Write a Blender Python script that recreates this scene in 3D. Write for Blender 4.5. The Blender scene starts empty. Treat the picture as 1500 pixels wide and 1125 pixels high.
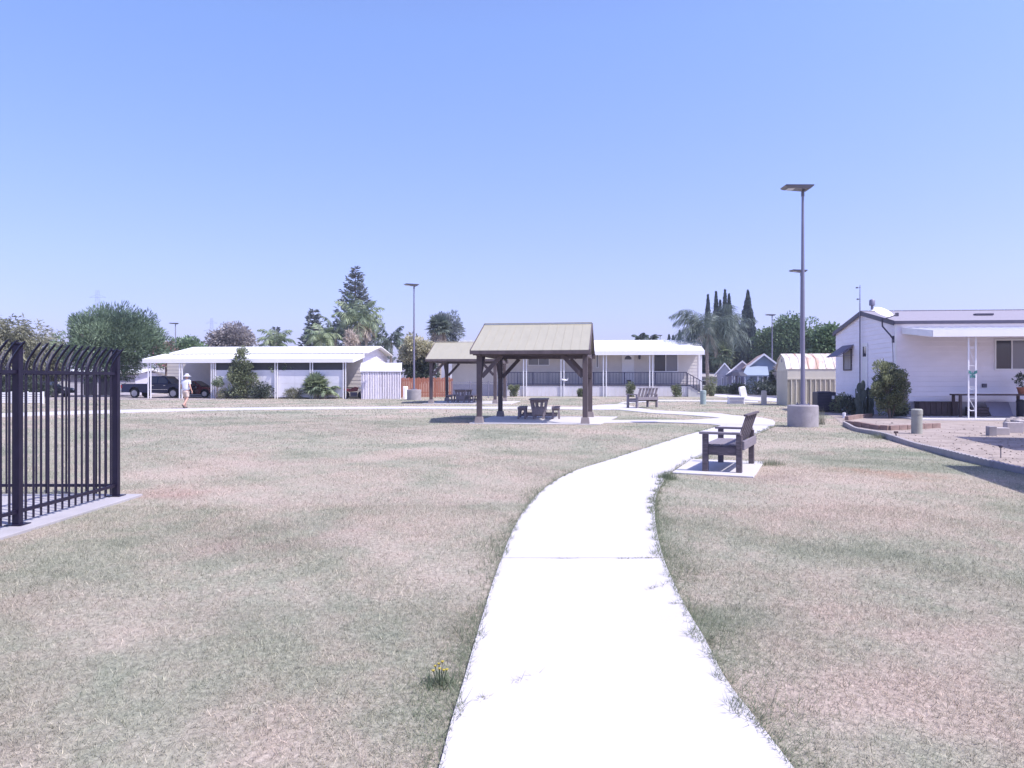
import bpy, bmesh, math, random
import numpy as np
from mathutils import Vector, Matrix
R = math.radians
C = bpy.context.scene.collection
random.seed(7)
RNG = np.random.default_rng(11)
F_PX, CX, HOR, EYE = 1100.0, 750.0, 557.0, 1.5

# ---------------------------------------------------------------- measuring helpers
def G(px, py):
    """ground point seen at a photo pixel"""
    d = F_PX * EYE / (py - HOR)
    return ((px - CX) / F_PX * d, d)

def at(px, D):
    """ground x, y at a photo column and a distance"""
    return ((px - CX) / F_PX * D, D)

def zat(py, D):
    return EYE + (HOR - py) / F_PX * D

class Frame:
    """a building's own axes: x along its front, y towards its back"""
    def __init__(s, x, y, rz):
        s.x, s.y, s.r = x, y, rz
        s.c, s.s = math.cos(rz), math.sin(rz)
    def _ray(s, px, py):
        dx, dy, dz = (px - CX) / F_PX, 1.0, (HOR - py) / F_PX
        ox, oy = -s.x, -s.y
        return (ox * s.c + oy * s.s, -ox * s.s + oy * s.c), (dx * s.c + dy * s.s, -dx * s.s + dy * s.c, dz)
    def front(s, px, py, ly=0.0):
        o, d = s._ray(px, py)
        t = (ly - o[1]) / d[1]
        return o[0] + d[0] * t, EYE + d[2] * t
    def side(s, px, py, lx=0.0):
        o, d = s._ray(px, py)
        t = (lx - o[0]) / d[0]
        return o[1] + d[1] * t, EYE + d[2] * t

# ---------------------------------------------------------------- materials
def nodes(name):
    m = bpy.data.materials.new(name)
    m.use_nodes = True
    nt = m.node_tree
    b = nt.nodes['Principled BSDF']
    return m, nt, b

def ramp(nt, fac, stops):
    r = nt.nodes.new('ShaderNodeValToRGB')
    el = r.color_ramp.elements
    while len(el) < len(stops):
        el.new(0.5)
    for e, (p, c) in zip(el, stops):
        e.position = p
        e.color = (*c, 1)
    nt.links.new(fac, r.inputs[0])
    return r.outputs[0]

def noise(nt, vec, scale, detail=4, rough=0.6, dist=0.0):
    n = nt.nodes.new('ShaderNodeTexNoise')
    n.inputs['Scale'].default_value = scale
    n.inputs['Detail'].default_value = detail
    n.inputs['Roughness'].default_value = rough
    n.inputs['Distortion'].default_value = dist
    if vec is not None:
        nt.links.new(vec, n.inputs['Vector'])
    return n.outputs['Fac']

def mixc(nt, fac, a, b, mode='MIX'):
    m = nt.nodes.new('ShaderNodeMix')
    m.data_type = 'RGBA'
    m.blend_type = mode
    for sock, v in ((m.inputs[0], fac), (m.inputs[6], a), (m.inputs[7], b)):
        if isinstance(v, (int, float)):
            sock.default_value = v
        elif isinstance(v, tuple):
            sock.default_value = (*v, 1)
        else:
            nt.links.new(v, sock)
    return m.outputs[2]

def sc(c, k):
    return tuple(min(1.0, x * k) for x in c)

def mat(name, col, rough=0.6, var=0.12, scale=3.0, bump=0.0, bscale=60.0, metal=0.0, stretch=(1, 1, 1), stain=None, spec=0.5):
    m, nt, b = nodes(name)
    tc = nt.nodes.new('ShaderNodeTexCoord')
    mp = nt.nodes.new('ShaderNodeMapping')
    mp.inputs['Scale'].default_value = stretch
    nt.links.new(tc.outputs['Object'], mp.inputs[0])
    v = mp.outputs[0]
    c = ramp(nt, noise(nt, v, scale), [(0.3, sc(col, 1 - var)), (0.7, sc(col, 1 + var))])
    if stain:
        f = nt.nodes.new('ShaderNodeMapRange')
        f.inputs[1].default_value = stain[1]; f.inputs[2].default_value = stain[1] + 0.15
        nt.links.new(noise(nt, v, stain[2], 6, 0.65, 0.4), f.inputs[0])
        c = mixc(nt, f.outputs[0], c, stain[0])
    nt.links.new(c, b.inputs['Base Color'])
    b.inputs['Roughness'].default_value = rough
    b.inputs['Metallic'].default_value = metal
    b.inputs['Specular IOR Level'].default_value = spec
    if bump:
        bp = nt.nodes.new('ShaderNodeBump')
        bp.inputs['Strength'].default_value = bump
        bp.inputs['Distance'].default_value = 0.01
        nt.links.new(noise(nt, v, bscale, 5), bp.inputs['Height'])
        nt.links.new(bp.outputs[0], b.inputs['Normal'])
    return m

def foliage(name, dark, light, trans=0.3, k=1.65):
    dark, light = sc(dark, k), sc(light, k)
    m, nt, b = nodes(name)
    at_ = nt.nodes.new('ShaderNodeAttribute'); at_.attribute_name = 'tint'
    geo = nt.nodes.new('ShaderNodeNewGeometry')
    c = mixc(nt, at_.outputs['Fac'], dark, light)
    rr = ramp(nt, geo.outputs['Random Per Island'], [(0, (0.7, 0.7, 0.7)), (1, (1.3, 1.3, 1.25))])
    c = mixc(nt, 1.0, c, rr, 'MULTIPLY')
    nt.links.new(c, b.inputs['Base Color'])
    b.inputs['Roughness'].default_value = 0.55
    b.inputs['Specular IOR Level'].default_value = 0.35
    t = nt.nodes.new('ShaderNodeBsdfTranslucent')
    nt.links.new(c, t.inputs[0])
    mx = nt.nodes.new('ShaderNodeMixShader'); mx.inputs[0].default_value = trans
    nt.links.new(b.outputs[0], mx.inputs[1]); nt.links.new(t.outputs[0], mx.inputs[2])
    nt.links.new(mx.outputs[0], nt.nodes['Material Output'].inputs[0])
    return m

def glass(name, col):
    m, nt, b = nodes(name)
    b.inputs['Base Color'].default_value = (*col, 1)
    b.inputs['Roughness'].default_value = 0.06
    b.inputs['Specular IOR Level'].default_value = 0.6
    return m

def lawn_nodes(nt, blades=False):
    geo = nt.nodes.new('ShaderNodeNewGeometry')
    p = geo.outputs['Position']
    mp = nt.nodes.new('ShaderNodeMapping'); mp.inputs['Scale'].default_value = (1, 0.8, 0)
    nt.links.new(p, mp.inputs[0])
    v = mp.outputs[0]
    big = noise(nt, v, 0.33, 5, 0.6, 0.5)
    ad = nt.nodes.new('ShaderNodeMath'); ad.operation = 'MULTIPLY_ADD'; ad.inputs[1].default_value = 0.42; ad.inputs[2].default_value = -0.21
    nt.links.new(noise(nt, v, 2.7, 6, 0.7, 0.6), ad.inputs[0])
    a2 = nt.nodes.new('ShaderNodeMath'); a2.operation = 'ADD'
    nt.links.new(big, a2.inputs[0]); nt.links.new(ad.outputs[0], a2.inputs[1]); big = a2.outputs[0]
    c = ramp(nt, big, LAWN_STOPS)
    # worn reddish bare earth, in patches
    bare = nt.nodes.new('ShaderNodeMapRange')
    bare.inputs[1].default_value = 0.57; bare.inputs[2].default_value = 0.72
    mp2 = nt.nodes.new('ShaderNodeMapping'); mp2.inputs['Location'].default_value = (13, 4, 0); mp2.inputs['Scale'].default_value = (1, 1, 0)
    nt.links.new(p, mp2.inputs[0])
    nt.links.new(noise(nt, mp2.outputs[0], 0.42, 6, 0.62, 0.3), bare.inputs[0])
    mul = nt.nodes.new('ShaderNodeMath'); mul.operation = 'MULTIPLY'; mul.inputs[1].default_value = 0.4 if blades else 0.75
    nt.links.new(bare.outputs[0], mul.inputs[0])
    c = mixc(nt, mul.outputs[0], c, LAWN_BARE)
    # a few hand-set worn or red spots that the photo shows
    for (x, y, r, col, k) in LAWN_SPOTS:
        d = nt.nodes.new('ShaderNodeVectorMath'); d.operation = 'DISTANCE'
        d.inputs[1].default_value = (x, y, 0)
        nt.links.new(p, d.inputs[0])
        f = nt.nodes.new('ShaderNodeMapRange')
        f.inputs[1].default_value = r; f.inputs[2].default_value = r * 0.25
        f.inputs[3].default_value = 0; f.inputs[4].default_value = k
        nt.links.new(d.outputs['Value'], f.inputs[0])
        n = nt.nodes.new('ShaderNodeMath'); n.operation = 'MULTIPLY'
        nt.links.new(f.outputs[0], n.inputs[0])
        n2 = nt.nodes.new('ShaderNodeMapRange'); n2.inputs[1].default_value = 0.35; n2.inputs[2].default_value = 0.6
        nt.links.new(noise(nt, v, 1.6, 5), n2.inputs[0])
        nt.links.new(n2.outputs[0], n.inputs[1])
        c = mixc(nt, n.outputs[0], c, col)
    return p, v, c

# ---------------------------------------------------------------- mesh building
def mesh_np(name, V, F, tint=None):
    me = bpy.data.meshes.new(name)
    V = np.asarray(V, dtype=np.float32); F = np.asarray(F, dtype=np.int32)
    me.vertices.add(len(V)); me.vertices.foreach_set('co', V.ravel())
    me.loops.add(F.size); me.loops.foreach_set('vertex_index', F.ravel())
    me.polygons.add(len(F)); me.polygons.foreach_set('loop_start', np.arange(len(F), dtype=np.int32) * F.shape[1])
    if tint is not None:
        a = me.attributes.new('tint', 'FLOAT', 'POINT')
        a.data.foreach_set('value', np.asarray(tint, dtype=np.float32))
    me.update(calc_edges=True)
    return me

def link(name, me, m, parent=None, loc=(0, 0, 0)):
    o = bpy.data.objects.new(name, me)
    C.objects.link(o)
    if m is not None:
        me.materials.append(m)
    o.parent = parent
    o.location = loc
    return o

class MB:
    def __init__(s):
        s.v, s.f = [], []
    def poly(s, pts):
        i = len(s.v); s.v += [tuple(p) for p in pts]; s.f.append(tuple(range(i, i + len(pts))))
        return s
    def prism(s, pts, vec):
        """closed polygon pushed along vec"""
        n = len(pts); i = len(s.v); vec = Vector(vec)
        s.v += [tuple(p) for p in pts] + [tuple(Vector(p) + vec) for p in pts]
        s.f.append(tuple(range(i + n - 1, i - 1, -1))); s.f.append(tuple(range(i + n, i + 2 * n)))
        for k in range(n):
            a, b = k, (k + 1) % n
            s.f.append((i + a, i + b, i + n + b, i + n + a))
        return s
    def box(s, x0, x1, y0, y1, z0, z1):
        return s.prism([(x0, y0, z0), (x1, y0, z0), (x1, y1, z0), (x0, y1, z0)], (0, 0, z1 - z0))
    def hexa(s, b, t):
        """four bottom and four top corners"""
        i = len(s.v); s.v += [tuple(p) for p in b] + [tuple(p) for p in t]
        s.f += [(i + 3, i + 2, i + 1, i), (i + 4, i + 5, i + 6, i + 7)]
        for k in range(4):
            a, c = k, (k + 1) % 4
            s.f.append((i + a, i + c, i + 4 + c, i + 4 + a))
        return s
    def beam(s, p, q, w, h, up=(0, 0, 1)):
        p, q = Vector(p), Vector(q); d = (q - p).normalized(); up = Vector(up)
        if abs(d.dot(up)) > 0.99: up = Vector((0, 1, 0))
        a = d.cross(up).normalized() * w / 2; b = d.cross(a).normalized() * h / 2
        return s.prism([p - a - b, p + a - b, p + a + b, p - a + b], q - p)
    def tube(s, pts, rad, n=8, cap=True):
        pts = [Vector(p) for p in pts]
        if not isinstance(rad, (list, tuple)): rad = [rad] * len(pts)
        i0 = len(s.v); ref = None
        for k, p in enumerate(pts):
            d = (pts[min(k + 1, len(pts) - 1)] - pts[max(k - 1, 0)]).normalized()
            if ref is None or abs(d.dot(ref)) > 0.98:
                ref = Vector((1, 0, 0)) if abs(d.x) < 0.9 else Vector((0, 1, 0))
            a = (ref - d * ref.dot(d)).normalized(); b = d.cross(a); ref = a
            for j in range(n):
                t = 2 * math.pi * j / n
                s.v.append(tuple(p + (a * math.cos(t) + b * math.sin(t)) * rad[k]))
        for k in range(len(pts) - 1):
            for j in range(n):
                a = i0 + k * n + j; b = i0 + k * n + (j + 1) % n
                s.f.append((a, b, b + n, a + n))
        if cap:
            s.f.append(tuple(range(i0 + n - 1, i0 - 1, -1)))
            e = i0 + (len(pts) - 1) * n; s.f.append(tuple(range(e, e + n)))
        return s
    def lathe(s, prof, n=16, c=(0, 0, 0), axis='z'):
        i0 = len(s.v)
        for r, h in prof:
            for j in range(n):
                t = 2 * math.pi * j / n
                a, b = r * math.cos(t), r * math.sin(t)
                q = (a, b, h) if axis == 'z' else (a, h, -b) if axis == 'y' else (h, a, b)
                s.v.append((c[0] + q[0], c[1] + q[1], c[2] + q[2]))
        for k in range(len(prof) - 1):
            for j in range(n):
                a = i0 + k * n + j; b = i0 + k * n + (j + 1) % n
                s.f.append((a, b, b + n, a + n))
        s.f.append(tuple(range(i0 + n - 1, i0 - 1, -1)))
        e = i0 + (len(prof) - 1) * n; s.f.append(tuple(range(e, e + n)))
        return s
    def build(s, name, m, parent=None, loc=(0, 0, 0), bevel=0.0, smooth=False, seg=2):
        me = bpy.data.meshes.new(name)
        me.from_pydata(s.v, [], s.f)
        bm = bmesh.new(); bm.from_mesh(me)
        bmesh.ops.recalc_face_normals(bm, faces=bm.faces)
        bm.to_mesh(me); bm.free()
        o = link(name, me, m, parent, loc)
        if smooth:
            me.polygons.foreach_set('use_smooth', [True] * len(me.polygons))
            me.set_sharp_from_angle(angle=R(38))
        if bevel:
            b = o.modifiers.new('bevel', 'BEVEL'); b.width = bevel; b.segments = seg; b.limit_method = 'ANGLE'; b.angle_limit = R(40)
        return o

def thing(name, label, cat, loc=(0, 0, 0), rz=0.0, group=None, scale=1.0):
    o = bpy.data.objects.new(name, None); C.objects.link(o)
    o.empty_display_size = 0.3
    o.location = (*loc, 0)[:3]; o.rotation_euler = (0, 0, rz); o.scale = (scale,) * 3
    o['label'] = label; o['category'] = cat
    if group: o['group'] = group
    return o

def tag(o, label, cat, group=None):
    o['label'] = label; o['category'] = cat
    if group: o['group'] = group
    return o

def struct(o, kind='structure'):
    o['kind'] = kind
    return o

def dup(root, loc, rz, label, group=None, scale=1.0):
    """a copy of a thing, of its parts and of their sub-parts"""
    r = root.copy(); C.objects.link(r)
    r.location = (*loc, 0)[:3]; r.rotation_euler = (0, 0, rz); r.scale = (scale,) * 3; r['label'] = label
    if group: r['group'] = group
    for ch in list(root.children):
        c = ch.copy(); C.objects.link(c); c.parent = r
        for g in list(ch.children):
            d = g.copy(); C.objects.link(d); d.parent = c
    return r

# ---------------------------------------------------------------- plants
def unit(n):
    v = RNG.normal(size=(n, 3)); return v / np.linalg.norm(v, axis=1)[:, None]

def leaf_quads(P, L, W, tint, dirs=None, droop=0.0):
    """one diamond-shaped leaf (or spray of leaves) at each point"""
    n = len(P)
    a = unit(n) if dirs is None else dirs / np.linalg.norm(dirs, axis=1)[:, None]
    a = a + np.array([0, 0, -droop]); a /= np.linalg.norm(a, axis=1)[:, None]
    b = np.cross(a, unit(n)); b /= np.maximum(np.linalg.norm(b, axis=1), 1e-6)[:, None]
    L = (L * RNG.uniform(0.6, 1.3, n))[:, None]; W = (W * RNG.uniform(0.7, 1.3, n))[:, None]
    V = np.stack([P, P + a * L * 0.45 + b * W / 2, P + a * L, P + a * L * 0.55 - b * W / 2], 1).reshape(-1, 3)
    F = np.arange(4 * n).reshape(-1, 4)
    return V, F, np.repeat(tint, 4)

def join(parts):
    V, F, T, o = [], [], [], 0
    for v, f, t in parts:
        V.append(v); F.append(f + o); T.append(t); o += len(v)
    return np.concatenate(V), np.concatenate(F), np.concatenate(T)

def clump_crown(c, rad, nclump, rc, nleaf, leaf, width=None, flat=1.0, outward=0.6, droop=0.0, seed=0, lump=0.25, up=0.0):
    """leaf clumps spread through an uneven crown"""
    global RNG
    RNG = np.random.default_rng(seed + 100)
    d = unit(nclump); r = RNG.uniform(0.35, 1.0, nclump) ** 0.6
    wob = 1 + lump * np.sin(3 * d[:, 0] + seed) * np.cos(2.3 * d[:, 1] + 2 * d[:, 2] + seed)
    cen = np.array(c) + d * (r * wob)[:, None] * (np.array(rad) - rc * 0.5)
    out = []
    for k in range(nclump):
        q = unit(nleaf); rr = RNG.uniform(0.3, 1.0, nleaf) ** 0.5
        s = rc * RNG.uniform(0.6, 1.3)
        P = cen[k] + q * rr[:, None] * s * np.array([1, 1, flat])
        dirs = q * outward + d[k] * 0.5 + unit(nleaf) * 0.7 + np.array([0, 0, up])
        tint = np.clip(RNG.normal(0.5, 0.25) + RNG.normal(0, 0.12, nleaf), 0, 1)
        out.append(leaf_quads(P, leaf, width or leaf * 0.5, tint, dirs, droop))
    return join(out)

def limbs(h, r, cen, rad, n=6, seed=0):
    rr = random.Random(seed); mb = MB()
    lean = rr.uniform(-0.1, 0.1) * h
    top = Vector((lean * 0.5, 0, h))
    mb.tube([(0, 0, -0.05), (0.02 * h, 0, h * 0.35), tuple(top)], [r * 1.25, r, r * 0.75], 9)
    for k in range(n):
        t = 2 * math.pi * k / n + rr.uniform(-0.4, 0.4)
        e = Vector((cen[0] + rad[0] * 0.75 * math.cos(t), cen[1] + rad[1] * 0.75 * math.sin(t), cen[2] + rad[2] * rr.uniform(-0.3, 0.6)))
        s = top * rr.uniform(0.7, 0.98)
        mid = s.lerp(e, 0.5) + Vector((0, 0, 0.12 * h))
        mb.tube([s, mid, e], [r * 0.5, r * 0.3, r * 0.08], 6)
    return mb

def tree(name, label, cat, loc, cen, rad, nclump, rc, nleaf, leaf, m, trunk_r=0.18, bark=None, group=None, seed=0, **k):
    t = thing(name, label, cat, loc, 0, group)
    V, F, T = clump_crown(cen, rad, nclump, rc, nleaf, leaf, seed=seed, **k)
    V[:, 2] = np.maximum(V[:, 2], 0.02)
    link('crown', mesh_np('crown', V, F, T), m, t)
    limbs(max(0.3, cen[2] - rad[2] * 0.45), trunk_r, cen, rad, 6, seed).build('trunk', bark or BARK, t, smooth=True)
    return t

def bush(name, label, loc, rad, nclump, rc, nleaf, leaf, m, cat='shrub', group=None, seed=0, **k):
    t = thing(name, label, cat, loc, 0, group)
    V, F, T = clump_crown((0, 0, rad[2] * 0.95), rad, nclump, rc, nleaf, leaf, seed=seed, **k)
    V[:, 2] = np.maximum(V[:, 2], 0.01)
    link('foliage', mesh_np('foliage', V, F, T), m, t)
    rr = random.Random(seed); mb = MB()
    for i in range(5):
        a = rr.uniform(0, 6.28)
        mb.tube([(0.05 * math.cos(a), 0.05 * math.sin(a), -0.02), (rad[0] * 0.3 * math.cos(a), rad[1] * 0.3 * math.sin(a), rad[2] * 0.7),
                 (rad[0] * 0.5 * math.cos(a), rad[1] * 0.5 * math.sin(a), rad[2] * 1.3)], [0.03, 0.02, 0.008], 5)
    mb.build('stem', BARK, t, smooth=True)
    return t

def frond_set(base, n, length, e_lo, e_hi, seed, leaflet=0.28, lw=0.03, m_tint=(0.2, 0.9), steps=34, bend=2.2, dense=True):
    """feather-palm fronds: arching ribs with hanging leaflets"""
    rr = random.Random(seed); Vs = []; Fs = []; Ts = []; o = 0
    for k in range(n):
        az = 2 * math.pi * (k * 0.381966) + rr.uniform(-0.2, 0.2)
        e = R(e_lo + (e_hi - e_lo) * ((k + 0.5) / n)) + rr.uniform(-0.12, 0.12)
        L = length * rr.uniform(0.85, 1.12); p = Vector(base); tint = rr.uniform(*m_tint)
        hd = Vector((math.cos(az), math.sin(az), 0)); side = Vector((-math.sin(az), math.cos(az), 0))
        prev = None
        for i in range(steps):
            t = i / (steps - 1)
            ee = e - bend * t * t * (0.5 + 0.5 * math.cos(e)) - 0.15 * t
            d = hd * math.cos(ee) + Vector((0, 0, 1)) * math.sin(ee)
            q = p + d * (L / steps)
            w = 0.035 * (1 - t) + 0.008
            Vs += [p - side * w, p + side * w, q + side * w * 0.9, q - side * w * 0.9]; Fs.append((o, o + 1, o + 2, o + 3)); Ts += [tint] * 4; o += 4
            if t > 0.12:
                ll = leaflet * L * 0.36 * (math.sin(math.pi * min(1, 0.12 + t * 0.9)) ** 0.6 + 0.15)
                for sg in (-1, 1):
                    for sub in ((0, 0.5) if dense else (rr.uniform(0, .6),)):
                        b = p.lerp(q, sub)
                        tip = b + (side * sg * rr.uniform(0.5, 0.9) + d * 0.5 + Vector((0, 0, -rr.uniform(0.25, 1.1)))).normalized() * ll * rr.uniform(0.8, 1.2)
                        mid = b.lerp(tip, 0.5) + Vector((0, 0, 0.06 * ll))
                        x = d * lw
                        Vs += [b - x * 0.5, mid - x, tip, mid + x]; Fs.append((o, o + 1, o + 2, o + 3)); Ts += [min(1, max(0, tint + rr.uniform(-0.2, 0.2)))] * 4; o += 4
            p = q
    return np.array([tuple(v) for v in Vs]), np.array(Fs), np.array(Ts)

def feather_palm(name, label, loc, h, length, n, m, seed=0, trunk_r=0.16, dead=0, e_lo=-25, e_hi=80, lw=0.035, group=None, bend=2.2, leaflet=0.9, dense=True):
    t = thing(name, label, 'palm tree', loc, 0, group)
    V, F, T = frond_set((0, 0, h), n, length, e_lo, e_hi, seed, leaflet=leaflet, lw=lw, bend=bend, dense=dense)
    link('crown', mesh_np('crown', V, F, T), m, t)
    if dead:
        V, F, T = frond_set((0, 0, h - 0.1), dead, length * 0.75, -60, -20, seed + 5, leaflet=leaflet, lw=lw, bend=1.0)
        link('dead_fronds', mesh_np('dead_fronds', V, F, T), F_DEAD, t)
    prof = [(0, 0, -0.05)] + [(0.03 * math.sin(i), 0.02 * math.cos(i), h * i / 8) for i in range(1, 9)]
    MB().tube(prof, [trunk_r * 1.3] + [trunk_r * (1 + 0.06 * (-1) ** i) for i in range(8)], 10).build('trunk', PALM_BARK, t, smooth=True)
    return t

def fan_leaves(base, n, petiole, r, seed, e_lo=-40, e_hi=85, m_tint=(0.2, 0.9), blades=13):
    rr = random.Random(seed); Vs = []; Fs = []; Ts = []; o = 0
    for k in range(n):
        az = 2 * math.pi * k * 0.381966; e = R(e_lo + (e_hi - e_lo) * (k + 0.5) / n)
        d = Vector((math.cos(az) * math.cos(e), math.sin(az) * math.cos(e), math.sin(e)))
        side = Vector((-math.sin(az), math.cos(az), 0)); up = side.cross(d)
        c = Vector(base) + d * petiole * rr.uniform(0.8, 1.1); tint = rr.uniform(*m_tint)
        Vs += [Vector(base) - side * 0.02, Vector(base) + side * 0.02, c + side * 0.02, c - side * 0.02]; Fs.append((o, o + 1, o + 2, o + 3)); Ts += [tint] * 4; o += 4
        for j in range(blades):
            a = R(-115 + 230 * j / (blades - 1)); dd = d * math.cos(a) + side * math.sin(a)
            tip = c + dd * r * rr.uniform(0.85, 1.1) + Vector((0, 0, -0.25 * r * rr.random())) + up * 0.05
            w = dd.cross(up).normalized() * r * 0.09; mid = c + dd * r * 0.55
            Vs += [c, mid + w, tip, mid - w]; Fs.append((o, o + 1, o + 2, o + 3)); Ts += [min(1, max(0, tint + rr.uniform(-0.15, 0.15)))] * 4; o += 4
    return np.array([tuple(v) for v in Vs]), np.array(Fs), np.array(Ts)

def fan_palm(name, label, loc, h, n, petiole, r, m, seed=0, trunk_r=0.2, skirt=0, group=None, e_lo=-40):
    t = thing(name, label, 'palm tree', loc, 0, group)
    V, F, T = fan_leaves((0, 0, h), n, petiole, r, seed, e_lo)
    link('crown', mesh_np('crown', V, F, T), m, t)
    if skirt:
        parts = [fan_leaves((0, 0, h - 0.3 - 0.4 * i), 10, petiole * 0.8, r * 0.9, seed + i, -80, -45) for i in range(skirt)]
        V, F, T = join(parts)
        link('dead_skirt', mesh_np('dead_skirt', V, F, T), F_DEAD, t)
    MB().tube([(0, 0, -0.05), (0.05, 0, h * 0.5), (0, 0, h)], [trunk_r * 1.2, trunk_r, trunk_r * 0.9], 10).build('trunk', PALM_BARK, t, smooth=True)
    return t

def spindle_tree(name, label, loc, h, r, n, m, seed=0, leaf=0.5, group=None, shape=0.9, z0=0.3):
    """a columnar cypress: steep sprays packed in a narrow spindle"""
    global RNG
    RNG = np.random.default_rng(seed)
    t = thing(name, label, 'cypress tree', loc, 0, group)
    u = RNG.uniform(0, 1, n) ** 1.15; az = RNG.uniform(0, 2 * np.pi, n)
    prof = (1 - u) ** shape * (0.5 + 0.5 * np.minimum(1, u * 4))
    prof = prof * (1 + 0.18 * np.sin(az * 3 + u * 23 + seed) + 0.1 * np.sin(az * 5 - u * 41))
    rr = r * prof * RNG.uniform(0.45, 1.0, n) ** 0.5
    P = np.stack([rr * np.cos(az), rr * np.sin(az), z0 + u * (h - z0 - leaf * 0.8)], 1)
    dirs = np.stack([np.cos(az) * 0.28, np.sin(az) * 0.28, np.ones(n)], 1) + unit(n) * 0.22
    V, F, T = leaf_quads(P, leaf * (1.1 - 0.6 * u), leaf * 0.22, np.clip(RNG.normal(0.5, 0.25, n) + 0.2 * np.sin(az * 4 + u * 30), 0, 1), dirs)
    link('crown', mesh_np('crown', V, F, T), m, t)
    MB().tube([(0, 0, -0.05), (0, 0, h * 0.5), (0, 0, h * 0.92)], [0.14, 0.09, 0.02], 7).build('trunk', BARK, t, smooth=True)
    return t

def conifer(name, label, loc, h, r, m, seed=0, whorls=22, per=7, leaf=0.5, tipup=0.35, z0=1.0, group=None):
    global RNG
    RNG = np.random.default_rng(seed); rr = random.Random(seed)
    t = thing(name, label, 'conifer tree', loc, 0, group)
    wood = MB().tube([(0, 0, -0.05), (0, 0, h * 0.5), (0, 0, h * 0.98)], [h * 0.02, h * 0.012, 0.02], 8)
    P, D, T = [], [], []
    for w in range(whorls):
        u = (w + 0.3) / whorls; zc = z0 + (h - z0) * u
        for k in range(per):
            z = zc + rr.uniform(-.45, .45) * (h - z0) / whorls
            az = 2 * math.pi * (k + 0.5 * (w % 2)) / per + rr.uniform(-0.25, 0.25)
            L = r * (1 - u) ** 0.85 * rr.uniform(0.7, 1.15) + 0.12
            hd = Vector((math.cos(az), math.sin(az), 0)); tint = rr.uniform(0.2, 0.8)
            e = hd * L + Vector((0, 0, tipup * L - 0.05))
            wood.tube([(0, 0, z), tuple(Vector((0, 0, z)) + hd * L * 0.6 - Vector((0, 0, 0.08 * L))), tuple(Vector((0, 0, z)) + e)], [0.05 * (1 - u) + 0.012, 0.03, 0.008], 5)
            m_ = max(5, int(L * 16))
            for i in range(m_):
                s = 0.15 + 0.85 * (i + rr.random()) / m_
                bend = tipup * L * s ** 3 - 0.1 * L * math.sin(math.pi * s)
                base = Vector((0, 0, z + bend)) + hd * L * s
                sd = Vector((-hd.y, hd.x, 0)) * rr.uniform(-1, 1)
                base += sd * 0.22 * L * (1 - s * 0.6)
                P.append(tuple(base)); D.append(tuple(hd * 0.6 + sd * 0.8 + Vector((0, 0, rr.uniform(-0.2, 0.5))))); T.append(min(1, max(0, tint + rr.uniform(-.2, .2))))
    V, F, T = leaf_quads(np.array(P), leaf, leaf * 0.45, np.array(T), np.array(D))
    link('crown', mesh_np('crown', V, F, T), m, t)
    wood.build('trunk', BARK, t, smooth=True)
    return t

# ================================================================= world, sun, camera
scn = bpy.context.scene
SUN = Vector((0.585, -0.31, 1.0)).normalized()
w = bpy.data.worlds.new('World'); scn.world = w; w.use_nodes = True
nt = w.node_tree; bg = nt.nodes['Background']
sky = nt.nodes.new('ShaderNodeTexSky'); sky.sky_type = 'NISHITA'; sky.sun_disc = False
sky.sun_elevation = math.asin(SUN.z); sky.sun_rotation = math.atan2(SUN.x, SUN.y)
sky.air_density = 1.0; sky.dust_density = 1.6; sky.ozone_density = 2.4; sky.altitude = 100
tcw = nt.nodes.new('ShaderNodeTexCoord'); sx = nt.nodes.new('ShaderNodeSeparateXYZ'); nt.links.new(tcw.outputs['Generated'], sx.inputs[0])
hue = ramp(nt, sx.outputs[2], [(0.0, (0.68, 0.605, 1.0)), (0.18, (0.68, 0.64, 1.0)), (0.42, (0.72, 0.76, 1.0)), (0.8, (0.68, 0.62, 1.0))])
nt.links.new(mixc(nt, 1.0, sky.outputs[0], hue, 'MULTIPLY'), bg.inputs[0])
bg.inputs[1].default_value = 0.20
sl = bpy.data.lights.new('sun', 'SUN'); sl.energy = 4.4; sl.angle = R(0.53); sl.color = (1.0, 0.965, 0.94)
so = bpy.data.objects.new('sun', sl); C.objects.link(so); so.rotation_euler = SUN.to_track_quat('Z', 'Y').to_euler(); so.location = (20, -5, 40)
cam = bpy.data.cameras.new('camera'); co = bpy.data.objects.new('camera', cam); C.objects.link(co)
cam.sensor_width = 36; cam.lens = 36 * F_PX / 1500; cam.shift_y = (HOR - 562.5) / 1500
co.location = (0, 0, EYE); co.rotation_euler = (R(90), 0, 0); cam.clip_start = 0.05; cam.clip_end = 6000
scn.camera = co
scn.view_settings.view_transform = 'Standard'; scn.view_settings.look = 'None'; scn.view_settings.gamma = 1
scn.view_settings.exposure = 0.55

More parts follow.
